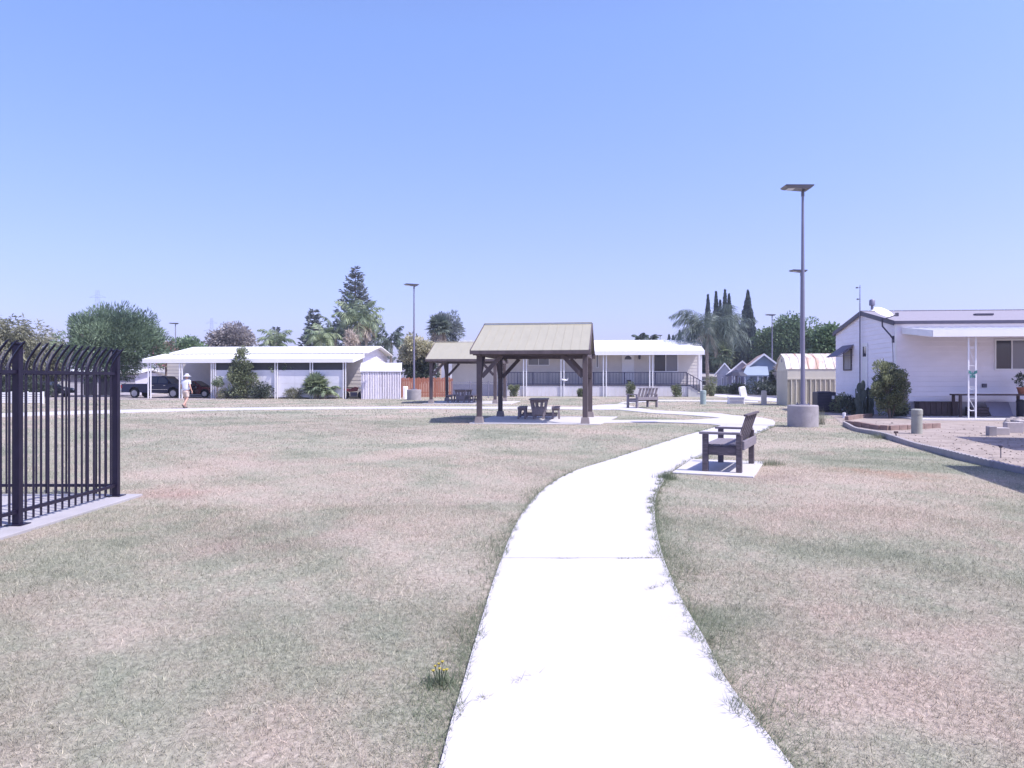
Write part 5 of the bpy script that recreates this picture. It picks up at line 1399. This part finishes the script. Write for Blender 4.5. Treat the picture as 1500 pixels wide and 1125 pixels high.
t, W, ze, zp = cottage('pale blue cottage with a tan roof and lean-to porch left of the barn shed', 1098, 1138, 86, 536, 520, 10, BLUE_SIDING, BROWN_ROOF, R(-14), [(.45, .68, .2, .72)])
MB().hexa([(-.9, -2.0, ze * .62), (W * .62, -2.0, ze * .62), (W * .62, -.03, ze * .97), (-.3, -.03, ze * .97)], [(-.9, -2.0, ze * .66), (W * .62, -2.0, ze * .66), (W * .62, -.03, ze * 1.02), (-.3, -.03, ze * 1.02)]).build('porch_roof', BLUE_SIDING, t)
for x in (-.6, W * .25, W * .58): MB().box(x - .06, x + .06, -1.9, -1.78, 0, ze * .62).build('porch_post', TRIM, t)
cottage('long low grey house far behind the palm trunk beside the street', 1022, 1052, 118, 551, 546, 8, mat('grey_wall', (.28, .27, .32), .7, .05, 1), GREY_ROOF, R(0), [(.2, .5, .3, .7)], False)  # even grey wall colour
# left: white garage building behind the iron fence, tan house behind the truck
t, W, ze, zp = cottage('white garage building with dark open doors, seen through the iron fence', 80, 191, 75, 545, 539, 9, mat('garage_wall', (.58, .56, .66), .7, .05, 1), ROOF_WHITE, R(9), (), False)
for k, (a, b) in enumerate(((.36, .52), (.55, .78))): MB().box(W * a, W * b, -.05, -.022, .03, ze * .78).build('garage_panel', BIN, t)  # dark panels painting the shade inside the open doorways
MB().box(W * .03, W * .18, -.06, -.022, .03, ze * .82).build('garage_panel', TRIM, t)  # whiter panel painting the sunlit stretch of wall
cottage('tan stucco house with a grey roof behind the pickup truck', 186, 262, 92, 548, 537, 10, TAN_WALL, GREY_ROOF, R(0), [(.2, .35, .3, .75), (.6, .75, .3, .75)], False)
wf = thing('slatted_fence', 'low white horizontally slatted fence behind the iron fence', 'fence', at(-30, 48))
xf = at(62, 48)[0] - at(-30, 48)[0]; mb = MB()
for k in range(5): mb.box(0, xf, 0, .03, .06 + k * .14, .06 + k * .14 + .11)
mb.build('slats', WHITE, wf)
for k in range(5): MB().box(xf * k / 4 - .05, xf * k / 4 + .05, .033, .12, 0, .78).build('post', WHITE, wf)
# power pylons on the horizon
def pylon(px, D, py_top, label, sc_=1.0):
    t = thing('power_pylon', label, 'pylon', at(px, D)); h = zat(py_top, D); mb = MB()
    def wd(z): return .085 * h * (1 - z / h) ** 1.4 + .012 * h
    for sx in (-1, 1):
        for sy in (-1, 1):
            for k in range(8):
                a, b = h * k / 8, h * (k + 1) / 8; mb.beam((sx * wd(a), sy * wd(a), a), (sx * wd(b), sy * wd(b), b), .13, .13)
        for k in range(8):
            a, b = h * k / 8, h * (k + 1) / 8; mb.beam((sx * wd(a), -wd(a), a), (-sx * wd(b), -wd(b), b), .07, .07)
    mb.build('tower', STEEL, t)
    mb = MB()
    for z, l in ((.68, .11), (.80, .13), (.92, .09)):
        mb.beam((-l * h, 0, z * h), (l * h, 0, z * h), .13, .14); mb.beam((-l * h, 0, z * h), (0, 0, (z + .035) * h), .13, .13); mb.beam((l * h, 0, z * h), (0, 0, (z + .035) * h), .13, .13)
    mb.build('cross_arm', STEEL, t)
pylon(143, 620, 425, 'faint lattice power pylon rising behind the big dark green tree')
pylon(310, 640, 466, 'faint lattice power pylon left of the plum coloured tree')
pylon(76, 700, 479, 'faint lattice power pylon left of the big dark green tree')

# ================================================================= trees
def px_tree(name, label, cat, px0, px1, py0, py1, D, nclump, rc, nleaf, leaf, m_, depth=None, **k):
    """crown spans the given photo box at distance D"""
    w_ = (px1 - px0) / F_PX * D / 2; z1, z0 = zat(py0, D), zat(py1, D)
    return tree(name, label, cat, at((px0 + px1) / 2, D), (0, 0, (z0 + z1) / 2), (w_, depth or w_ * .9, (z1 - z0) / 2), nclump, rc, nleaf, leaf, m_, **k)
big = px_tree('pine_tree', 'big wide dark green tree with a flat rounded top behind the iron fence', 'tree', 88, 246, 450, 552, 69, 130, 1.1, 300, .40, F_PINE, width=.075, trunk_r=.30, seed=3, outward=.9, lump=.12, up=.7)
px_tree('willow_tree', 'olive tan drooping tree at the far left edge above the white slatted fence', 'tree', -75, 55, 458, 566, 66, 70, 1.1, 190, .40, F_OLIVE, width=.11, droop=.7, seed=8, trunk_r=.25)
px_tree('willow_tree', 'lower olive drooping tree between the far left tree and the big dark tree', 'tree', 30, 105, 485, 566, 72, 45, .95, 170, .36, F_OLIVE, width=.10, droop=.6, seed=9, trunk_r=.2)
bush('garden_bush', 'long dark hedge behind the white slatted fence at the far left', at(8, 64.5), (3.8, 1.3, 1.0), 40, .6, 150, .24, F_DARK, seed=12)
px_tree('oleander', 'pink flowering tree above the left end of the carport roof', 'tree', 226, 260, 503, 534, 84, 26, .6, 150, .26, F_PINK, seed=5)
px_tree('broadleaf_tree', 'low dark green treetop behind the carport roof', 'tree', 250, 305, 494, 535, 98, 34, 1.1, 150, .40, F_TREE, seed=15)
px_tree('plum_tree', 'greyish plum coloured rounded tree behind the left-hand house', 'tree', 304, 374, 475, 530, 110, 44, 1.25, 170, .42, F_BROWN, seed=6)
feather_palm('queen_palm', 'pale feathery palm over the middle of the left-hand roof', at(404, 98), zat(502, 98), 3.2, 15, F_PALM, seed=4, leaflet=.8, lw=.065, dense=False)
conifer('fir_tree', 'tip of a small dark conifer above the pale palm', at(404.5, 112), zat(479, 112), 1.6, F_CONIFER, seed=31, whorls=18, per=6, leaf=.6, z0=2)
conifer('fir_tree', 'medium dark conifer left of the tall conifer behind the left-hand roof', at(460, 100), zat(453, 100), 2.5, F_CONIFER, seed=2, whorls=20, per=7, leaf=.62, z0=1.5)
conifer('redwood_tree', 'tallest grey-blue conifer behind the queen palm and left-hand roof', at(520.5, 105), zat(389.5, 105), 4.9, F_CONIFER, seed=5, whorls=24, per=8, leaf=.55, z0=2.5, tipup=.38)
feather_palm('queen_palm', 'large queen palm with some dead fronds in front of the tallest conifer', at(526, 88), zat(472, 88), 3.9, 22, F_PALM, seed=9, leaflet=.8, lw=.06, dense=False, dead=9, trunk_r=.25, e_hi=86, e_lo=-10, bend=2.0)
feather_palm('queen_palm', 'yellow green palm below the medium conifer', at(470, 84), zat(497, 84), 2.7, 15, F_PALM, seed=14, leaflet=.8, lw=.065, dense=False)
feather_palm('queen_palm', 'green palm just left of the large queen palm', at(491, 90), zat(489, 90), 2.7, 13, F_PALM_GREY, seed=15, leaflet=.8, lw=.065, dense=False)
feather_palm('queen_palm', 'green palm over the right gable of the left-hand house', at(573, 90), zat(502, 90), 3.0, 14, F_PALM_GREY, seed=16, leaflet=.8, lw=.065, dense=False)
bush('dry_palm_crown', 'tan curled dry palm growth at the foot of the large queen palm', (*at(514, 80), zat(507, 80)), (.9, .6, .75), 10, .45, 90, .34, F_DEAD, cat='palm growth', seed=3, width=.08)
px_tree('loquat_tree', 'round tree with cream blossoms above the orange board fence', 'tree', 580, 640, 490, 535, 70, 50, .55, 190, .22, F_CREAM, seed=7, trunk_r=.16, flat=.8, width=.15)
lq = bpy.data.objects['loquat_tree']; V, F, T = clump_crown((.1, 0, zat(540, 70)), (1.75, 1.4, 1.5), 34, .55, 150, .26, seed=71); link('crown', mesh_np('crown', V, F, T), F_DARK, lq)
fan_palm('fan_palm', 'fan palm with a tan dead skirt left of the shaggy dark tree', at(643, 92), zat(479, 92), 34, .8, 1.1, F_PALM_GREY, seed=3, skirt=6, trunk_r=.25)
px_tree('cedar_tree', 'shaggy dark tree behind the fan palm above the farther shelter roof', 'tree', 630, 674, 456, 520, 104, 40, 1.0, 150, .42, F_CONIFER, seed=18, width=.14)
for i, (px, py, lb) in enumerate(((938, 498, 'tiny palm top above the middle roof, left one of two'), (953, 499, 'tiny palm top above the middle roof, right one of two'))):
    feather_palm('queen_palm', lb, at(px, 120), zat(py, 120), 1.9, 11, F_PALM_GREY, seed=40 + i, leaflet=.9, lw=.08)
# palms, cypresses and round trees right of the middle house
feather_palm('queen_palm', 'tall drooping queen palm with a pale trunk at the right end of the middle house', at(1036, 73), zat(481, 73), 4.3, 26, F_PALM_GREY, seed=21, leaflet=.95, lw=.03, trunk_r=.17, dead=2, e_hi=62, e_lo=-20, bend=1.9)
feather_palm('queen_palm', 'second queen palm just behind and right of the tall one', at(1066, 112), zat(490, 112), 5.0, 18, F_PALM_GREY, seed=23, leaflet=.9, lw=.05, dense=False, trunk_r=.17, dead=0, e_hi=84, e_lo=-15)
fan_palm('fan_palm', 'bushy fan palm below the queen palms beside the street', at(1056, 112), zat(518, 112), 44, 1.2, 1.3, F_PALM, seed=7, trunk_r=.25, e_lo=-60)
px_tree('broadleaf_tree', 'dark rounded tree behind the bushy fan palm', 'tree', 1036, 1084, 476, 552, 122, 50, 1.3, 190, .40, F_DARK, seed=22)
for i, (px, py, r, D, lb) in enumerate(((1037, 428, 1.15, 128, 'slim cypress spire rising left of the others behind the queen palm'), (1049, 424, 1.3, 129, 'second cypress spire from the left behind the queen palm'), (1055, 436, 1.0, 131, 'short cypress spire between two taller spires'),
        (1062, 421, 1.35, 128, 'tallest cypress spire of the group behind the queen palms'), (1068, 427, 1.3, 130, 'cypress spire right of the tallest of the group'), (1078, 458, 1.5, 127, 'stout dark cypress right of the spire group'),
        (1095.5, 422, 2.3, 126, 'lone tall cypress right of the palms'), (1089, 452, 1.4, 124, 'broad cypress at the left foot of the lone tall cypress'), (1100, 476, 1.6, 123, 'short broad cypress at the right foot of the lone tall cypress'), (1083, 474, 1.5, 122, 'short cypress between the palms and the lone tall cypress'))):
    spindle_tree('cypress_tree', lb, at(px, D), zat(py, D), r * 1.15, int(3200 * r + 1500), F_CYPRESS, seed=50 + i, leaf=.85, group='cypresses behind the palms', shape=.95)
for i, (px, py, D) in enumerate(((980, 487, 130), (986, 488, 131), (995.5, 481, 129), (1009, 488, 132))):
    spindle_tree('cypress_tree', ('small cypress tip above the right part of the middle roof, leftmost', 'small cypress tip above the middle roof, second from the left', 'tallest of the small cypress tips above the middle roof', 'small cypress tip nearest the tall queen palm')[i], at(px, D), zat(py, D), .95, 2200, F_CYPRESS, seed=70 + i, leaf=.7, group='cypress tips over the middle roof', shape=.8)
px_tree('broadleaf_tree', 'large round green tree behind the barn shed', 'tree', 1128, 1203, 463, 548, 112, 84, 1.4, 230, .44, F_TREE, seed=25, lump=.15, trunk_r=.25)
px_tree('broadleaf_tree', 'smaller round green tree left of the large round tree', 'tree', 1103, 1148, 477, 548, 118, 50, 1.2, 180, .42, F_TREE, seed=26)
px_tree('broadleaf_tree', 'bright leaved tree between the barn shed and the white house gable', 'tree', 1190, 1238, 478, 545, 62, 34, .75, 120, .34, F_TREE, seed=27, width=.24)
px_tree('plum_tree', 'low reddish brown tree just behind the barn shed roof', 'tree', 1130, 1200, 528, 560, 66, 26, .8, 130, .26, F_BROWN, seed=28)
px_tree('small_tree', 'dark small tree at the right corner of the pale blue cottage', 'tree', 1127, 1143, 540, 575, 78, 18, .4, 130, .22, F_DARK, seed=29)
for i, (px, D, w_, h_, lb) in enumerate(((1048, 82, .9, .55, 'low shrub before the pale grey cottage'), (1062, 84, 1.0, .6, 'dark round shrub before the lilac cottage'), (1082, 80, 1.5, .75, 'dark shrub left of the blue cottage lawn'), (1112, 78, 1.6, 1.15, 'tall dark clipped shrub before the pale blue cottage'), (1124, 76, .9, .7, 'dark shrub by the blue cottage porch'), (1133, 74, .7, .45, 'low tan shrub beside the barn shed'))):
    bush('garden_shrub', lb, at(px, D), (w_, w_ * .8, h_ * .65), 14, w_ * .42, 120, .20, F_DARK, seed=80 + i, group='shrubs before the far cottages')
um = thing('patio_umbrella', 'closed-down dark umbrella standing among the far shrubs', 'umbrella', at(1079, 79)); MB().tube([(0, 0, 0), (0, 0, 2.6)], .03, 6).build('pole', DARK_TRIM, um)
MB().lathe([(1.25, 1.95), (.7, 2.35), (.06, 2.6), (.02, 2.62)], 8).build('canopy', BIN, um)

# ================================================================= shrubs by the houses
s1 = bush('tall_shrub', 'tall airy shrub reaching the awning in front of the left-hand house', at(355, 61.2), (1.35, 1.0, 1.75), 34, .5, 150, .17, F_SHRUB, seed=91, width=.10)
x, y = at(353, 61.3); V, F, T = clump_crown((0, 0, 3.1), (.75, .65, 1.2), 20, .38, 110, .16, seed=92); link('foliage', mesh_np('foliage', V, F, T), F_SHRUB, s1)
bush('low_shrub', 'low dark shrub right of the tall airy shrub', at(383, 60.8), (1.0, .8, .62), 14, .4, 130, .15, F_DARK, seed=93)
bush('low_shrub', 'low spreading shrub left of the tall airy shrub beside the carport post', at(333, 60.9), (.8, .7, .38), 10, .32, 110, .14, F_OLIVE, seed=94)
bush('low_shrub', 'grassy low shrub midway along the white screen wall', at(430, 60.9), (.9, .6, .40), 12, .3, 110, .20, F_OLIVE, seed=95, width=.04)
V, F, T = fan_leaves((0, 0, .95), 46, .55, .85, 12, e_lo=-35, e_hi=88)
t = thing('fan_palm', 'short bushy fan palm in front of the white screen wall', 'palm tree', at(463, 60.6)); link('crown', mesh_np('crown', V, F, T), F_PALM, t); MB().tube([(0, 0, -.03), (0, 0, 1.0)], [.22, .16], 9).build('trunk', PALM_BARK, t, smooth=True)
def climber(label, px, D, h, seed, n=14, sp=.45):
    t = thing('climbing_plant', label, 'climber', at(px, D)); rr = random.Random(seed); mb = MB(); parts = []
    for k in range(4):
        pts = [(rr.uniform(-.1, .1), 0, -.02)]
        for i in range(1, 6): pts.append((pts[-1][0] + rr.uniform(-.12, .12), rr.uniform(-.08, .08), h * i / 5))
        mb.tube(pts, [.03, .025, .022, .018, .014, .008], 5)
    mb.build('stem', BARK, t, smooth=True)
    V, F, T = clump_crown((0, 0, h * .86), (sp * 1.6, .3, .45), n, .28, 90, .17, seed=seed, width=.06, droop=.6); link('foliage', mesh_np('foliage', V, F, T), F_PALM, t)
climber('sparse climbing plant left of the short fan palm against the white screen wall', 417, 61.4, 2.9, 97, 22, .95)
climber('slender climbing plant right of the short fan palm', 480, 61.3, 2.9, 98, 14, .55)
climber('thin climbing plant at the first white porch post right of the carport', 317, 61.0, 1.7, 99, 8, .5)
V, F, T = frond_set((0, 0, .5), 9, 1.5, 10, 60, 5, leaflet=.6, lw=.05)
t = thing('small_palm', 'small tan leaved palm sprout beside the short fan palm', 'palm tree', at(476, 60.2)); link('crown', mesh_np('crown', V, F, T), F_PALM, t); MB().tube([(0, 0, -.02), (0, 0, .52)], [.1, .06], 7).build('trunk', PALM_BARK, t)
for i, (px, w_, h_, lb) in enumerate(((752.5, .55, .62, 'round shrub at the porch foot seen between the shelter posts'), (924, .38, .72, 'narrow upright shrub behind the far bench'), (989.5, .52, .60, 'round shrub under the large porch window'), (851, .25, .4, 'small shrub against the porch skirt behind the shelter post'))):
    bush('porch_shrub', lb, fpt(HM, HM.front(px, 575, -1.1)[0], -1.1), (w_, w_ * .8, h_), 12, .26, 130, .13, F_SHRUB, seed=110 + i, group='shrubs along the porch skirt')
t = bush('garden_plant', 'slender plant with yellow tips at the foot of the queen palm', at(1041, 71), (.6, .5, .95), 14, .3, 90, .2, F_SHRUB, seed=117, width=.05)
hb = bush('rose_bush', 'tall glossy green bush in the block border before the white house', at(1304.5, 29.6), (.72, .62, 1.2), 58, .24, 190, .10, F_SHRUB, seed=120, width=.045, lump=.22, up=.5)
V, F, T = clump_crown((.25, -.1, 1.05), (.42, .4, .6), 12, .2, 90, .08, seed=121); link('foliage', mesh_np('foliage', V, F, T), F_BROWN, hb)
t = thing('cactus_clump', 'dark clump of prickly upright cactus pads left of the tall bush', 'cactus', at(1267, 31.6)); rr = random.Random(4); mb = MB()
for k in range(16):
    x, y, z = rr.uniform(-.3, .3), rr.uniform(-.25, .25), 0; az = rr.uniform(0, 3.14)
    for j in range(rr.randint(2, 4)):
        a, b = rr.uniform(.09, .13), rr.uniform(.17, .24); lean = rr.uniform(-.1, .1)
        ux, uy = math.cos(az), math.sin(az); ring = [(x + ux * a * math.cos(q * math.pi / 6) + lean * .3, y + uy * a * math.cos(q * math.pi / 6), z + b * .9 + b * math.sin(q * math.pi / 6)) for q in range(12)]
        mb.prism(ring, (-uy * .035, ux * .035, 0)); x += lean * .5; z += b * 1.7; az += rr.uniform(-.6, .6)
mb.build('pads', mat('cactus_green', (.055, .075, .065), .6, .2, 8), t, bevel=.01)
for i, (px, D, w_, h_, m_, lb) in enumerate(((1216, 36.5, .6, .40, F_DARK, 'low dark shrub before the air conditioner'), (1230, 34.5, .45, .45, F_SHRUB, 'yellow green low shrub along the gable wall'), (1245, 33.0, .45, .42, F_DARK, 'dark low shrub between the gable wall and the cactus'), (1256, 32.0, .35, .30, F_DARK, 'smallest dark shrub at the foot of the cactus'), (1316, 30.2, .35, .32, F_DARK, 'low dark shrub at the right foot of the tall bush'))):
    bush('border_shrub', lb, at(px, D), (w_, w_ * .8, h_), 14, .22, 120, .085, m_, seed=130 + i, group='low shrubs at the gable end')
tuft('weed_tuft', 'pale dry weed tuft beside the round lamp base', G(1203, 622), 90, .62, .05, .3, W=.008, lean=.18)
tuft('weed_tuft', 'green weed tuft growing against the curved garden edging', G(1291, 642), 260, .20, .16, .75, W=.007, lean=.5)
tuft('weed_tuft', 'green weeds at the far rim of the bench pad', G(1127, 681), 300, .12, .16, .85, W=.007)
tuft('weed_tuft', 'green weeds at the near corner of the bench pad beside the path', G(975, 702), 520, .13, .075, .9, W=.006)

# ================================================================= pedestals, posts and border of the right-hand yard
def pedestal(label, px, py, w_px, py_top, m_, name='utility_pedestal', round_=True, tilt=0):
    D = F_PX * EYE / (py - HOR); r = w_px / F_PX * D / 2; h = zat(py_top, D)
    t = thing(name, label, 'utility box' if name == 'utility_pedestal' else 'post', at(px, D)); t.rotation_euler = (0, tilt, 0)
    if round_:
        MB().lathe([(r, -.03), (r, h * .78)], 20).build('body', m_, t, smooth=True); MB().lathe([(r * 1.06, h * .78), (r * 1.06, h * .96), (r * .85, h)], 20).build('cap', m_, t, smooth=True)
    else:
        MB().box(-r, r, -r * .7, r * .7, -.03, h * .8).build('body', m_, t, bevel=.02); MB().hexa([(-r * 1.05, -r * .75, h * .8), (r * 1.05, -r * .75, h * .8), (r * 1.05, r * .75, h * .8), (-r * 1.05, r * .75, h * .8)], [(-r * .8, -r * .6, h), (r * .8, -r * .6, h), (r * .8, r * .6, h), (-r * .8, r * .6, h)]).build('cap', m_, t, bevel=.02)
    return t
pedestal('pale green round utility pedestal on the lawn behind the far bench', 1030, 592.3, 8.5, 572, GREEN_BOX)
pedestal('narrow tan utility post standing left of the barn shed', 1119, 593.5, 7, 572, TAN_BOX, round_=False)
pedestal('white leaning utility box near the street', 1089.5, 581.5, 9, 566, WHITE, round_=False, tilt=R(-12))
pedestal('white round pedestal left of the far lamp base', 594, 584.2, 7, 566, TRIM)
t = pedestal('cement coloured round bollard in the bare garden soil', 1343, 635.5, 15, 599, STONE_POST, name='bollard')
pedestal('small blue white post light at the edge of the dark shrubs', 1236.5, 612.5, 4.5, 604.5, TRIM, name='low_post')
t = thing('survey_stake', 'thin white leaning stake beside the leaning utility box', 'stake', G(1084.5, 581.5)); MB().beam((0, 0, 0), (-.08, 0, .85), .07, .03).build('stake', TRIM, t)
t = thing('utility_vault', 'low white louvered utility box lying on the lawn', 'utility box', G(1078, 591.5), R(-8)); D = 1650 / 34.5; s = 11.5 / F_PX * D
MB().hexa([(-s, -.35, 0), (s, -.35, 0), (s, .35, 0), (-s, .35, 0)], [(-s * .95, -.30, .38), (s * .95, -.30, .38), (s * .95, .30, .38), (-s * .95, .30, .38)]).build('body', TRIM, t, bevel=.02)
mb = MB()
for k in range(4): mb.box(-s * .9, s * .9, -.365, -.352, .06 + k * .08, .09 + k * .08)
mb.build('louvers', GREY_BOARD, t); MB().box(-s * 1.02, s * 1.02, -.36, .36, .385, .46).build('lid', TRIM, t, bevel=.03)
# curved scalloped edging
ed = thing('garden_edging', 'curving scalloped concrete edging between the lawn and the bare garden', 'edging', (edge_w[0].x, edge_w[0].y))
o3 = Vector((edge_w[0].x, edge_w[0].y, 0)); mb = MB(); acc = 0; pts = [p - o3 for p in edge_w]
dense = []
for a, b in zip(pts[:-1], pts[1:]):
    n = max(1, int((b - a).length / .035))
    dense += [a.lerp(b, k / n) for k in range(n)]
dense.append(pts[-1]); s_ = 0; i0 = 0
for k, q in enumerate(dense):
    d = (dense[min(k + 1, len(dense) - 1)] - dense[max(k - 1, 0)]).normalized(); nn = Vector((-d.y, d.x, 0)) * .035
    if k: s_ += (q - dense[k - 1]).length
    h = .105 + .022 * abs(math.sin(s_ * math.pi / .15)) + .015 * math.sin(s_ * 1.3)
    mb.v += [tuple(q - nn + Vector((0, 0, -.02))), tuple(q - nn + Vector((0, 0, h))), tuple(q + nn + Vector((0, 0, h))), tuple(q + nn + Vector((0, 0, -.02)))]
    if k:
        j = 4 * (k - 1); mb.f += [(j, j + 4, j + 5, j + 1), (j + 1, j + 5, j + 6, j + 2), (j + 2, j + 6, j + 7, j + 3)]
mb.f += [(0, 1, 2, 3), (len(mb.v) - 4, len(mb.v) - 3, len(mb.v) - 2, len(mb.v) - 1)]
mb.build('edging_strip', CONC_GREY, ed)
# brick border, each block its own thing
def block(label, x, y, rz, sx, sy, sz, m_, name='border_block', group='brown blocks of the planting border', z=0.0):
    o = MB().box(-sx / 2, sx / 2, -sy / 2, sy / 2, 0, sz).build(name, m_, None, (x, y, z), bevel=.012); o.rotation_euler = (0, 0, rz); return tag(o, label, 'block', group)
bl = [G(1241 + 12.2 * k, 622.5 + 1.9 * min(k, 4.5) - .62 * max(0, k - 4.5)) for k in range(12)]
rr = random.Random(9)
for k in range(11):
    a, b = Vector((*bl[k], 0)), Vector((*bl[k + 1], 0)); c_ = (a + b) / 2
    block('brown concrete block in the low planting border before the tall bush', c_.x, c_.y, math.atan2(b.y - a.y, b.x - a.x) + rr.uniform(-.04, .04), (b - a).length - .012, .14, .15 + rr.uniform(-.01, .015), BRICK)
gx = [G(1240, 616), G(1258, 613), G(1276, 611.5)]
for k in range(2):
    a, b = Vector((*gx[k], 0)), Vector((*gx[k + 1], 0)); c_ = (a + b) / 2
    block('dark brown block behind the curved end of the garden edging', c_.x, c_.y, math.atan2(b.y - a.y, b.x - a.x), (b - a).length - .02, .14, .16, BRICK, group='brown blocks behind the edging end')
# pale blocks and rocks at the right edge
for k, (px, py, sx, sy, sz) in enumerate(((1452, 638.5, .19, .25, .26), (1466, 637, .34, .3, .20), (1484, 634, .42, .3, .30), (1502, 632, .45, .3, .32), (1520, 630, .42, .3, .30))):
    x, y = G(px, py); block(('small upright grey block at the left end of the pale retaining wall', 'low pale block second from the left of the retaining wall', 'large pale block in the middle of the retaining wall', 'pale block of the retaining wall cut by the right edge', 'pale block of the retaining wall cut by the right edge')[k], x, y, R(-12), sx, sy, sz, PALE_BLOCK if k else CONC_GREY, name='wall_block', group='blocks of the pale retaining wall')
def rock(x, y, s, seed, label):
    bm = bmesh.new(); bmesh.ops.create_icosphere(bm, subdivisions=2, radius=s); rr = random.Random(seed)
    for v in bm.verts: v.co = Vector((v.co.x * 1.2, v.co.y, v.co.z * .75)) * rr.uniform(.82, 1.12); v.co.z = v.co.z + s * .45
    me = bpy.data.meshes.new('rock'); bm.to_mesh(me); bm.free(); o = link('rock', me, ROCK, None, (x, y, 0)); tag(o, label, 'rock', 'rocks piled by the patio'); return o
for k in range(13):
    px, py = 1476 + 3.4 * k + rr.uniform(-1, 1), 617 + rr.uniform(0, 5); x, y = G(px, py); rock(x, y, rr.uniform(.10, .18), k, 'brown rock in the pile at the right end of the patio slab')
t = thing('path_light', 'small dark stake light standing in the bare garden soil', 'garden light', G(1466, 671.5)); MB().tube([(0, 0, -.02), (0, 0, .23)], .010, 6).build('stake', DARK_TRIM, t); MB().lathe([(.025, .205), (.04, .23), (.055, .235), (.05, .255), (.01, .27)], 12).build('light_head', DARK_TRIM, t, smooth=True)
t = thing('metal_stake', 'rusty bent stake poking up at the garden edging', 'stake', G(1312.5, 646)); MB().tube([(0, 0, 0), (.0, 0, .17), (-.03, 0, .24)], .016, 6).build('rod', DARK_BROWN, t); MB().box(-.05, .05, -.012, .012, .19, .24).build('flag_plate', DARK_BROWN, t)
# clods, stones and dry stems scattered on the garden soil
V, F = [], []; rng2 = np.random.default_rng(5); o = 0
for k in range(900):
    px, py = rng2.uniform(1235, 1530), rng2.uniform(618, 690); x, y = G(px, py)
    if not inside(np.array([[x, y]]), yard)[0]: continue
    s = rng2.uniform(.006, .026) * (1 + (rng2.random() < .05)); q = rng2.normal(0, 1, (6, 3)) * .15 + np.array([[1, 0, 0], [0, 1, 0], [-1, 0, 0], [0, -1, 0], [0, 0, .9], [0, 0, -.4]])
    V.append(q * s + np.array([x, y, .012])); F.append(np.array([[0, 1, 4], [1, 2, 4], [2, 3, 4], [3, 0, 4], [1, 0, 5], [2, 1, 5], [3, 2, 5], [0, 3, 5]]) + o); o += 6
struct(link('soil_clods', mesh_np('soil_clods', np.concatenate(V), np.concatenate(F)), SOIL), 'stuff')

# ================================================================= the neighbouring carport beyond the right edge, whose roof shades the lawn
k_ = .60; ky = -.16
NB = Frame(7.54 + k_ * 3.3, 12.75 + ky * 3.3, R(-14))
nb = thing('carport', 'white carport beyond the right edge of the photo', 'carport', (NB.x, NB.y), NB.r)
MB().box(0, 8, -7, 0, 3.2, 3.3).build('roof', ROOF_WHITE, nb)
for x in (.1, 4, 7.8):
    for y in (-6.8, -.12): MB().box(x - .05, x + .05, y - .05, y + .05, 0, 3.199).build('post', TRIM, nb)
N2 = Frame(11.65 + k_ * 2.6, 19.5 + ky * 2.6, R(-14))
n2 = thing('patio_cover', 'white patio cover beyond the right edge of the photo', 'patio cover', (N2.x, N2.y), N2.r)
MB().box(0, 6, -4.0, 0, 2.5, 2.6).build('roof', ROOF_WHITE, n2)
for x in (.1, 5.8):
    for y in (-3.8, -.12): MB().box(x - .05, x + .05, y - .05, y + .05, 0, 2.499).build('post', TRIM, n2)

# ================================================================= thin summer haze
hm_, nt, b = nodes('haze_air')
nt.nodes.remove(b)
pv_ = nt.nodes.new('ShaderNodeVolumePrincipled')
pv_.inputs['Color'].default_value = (0.86, 0.88, 0.97, 1); pv_.inputs['Density'].default_value = 0.0005; pv_.inputs['Anisotropy'].default_value = 0.3
nt.links.new(pv_.outputs[0], nt.nodes['Material Output'].inputs['Volume'])
hz = MB().box(-420, 420, -60, 760, -1.0, 92).build('haze', hm_)
struct(hz, 'stuff')
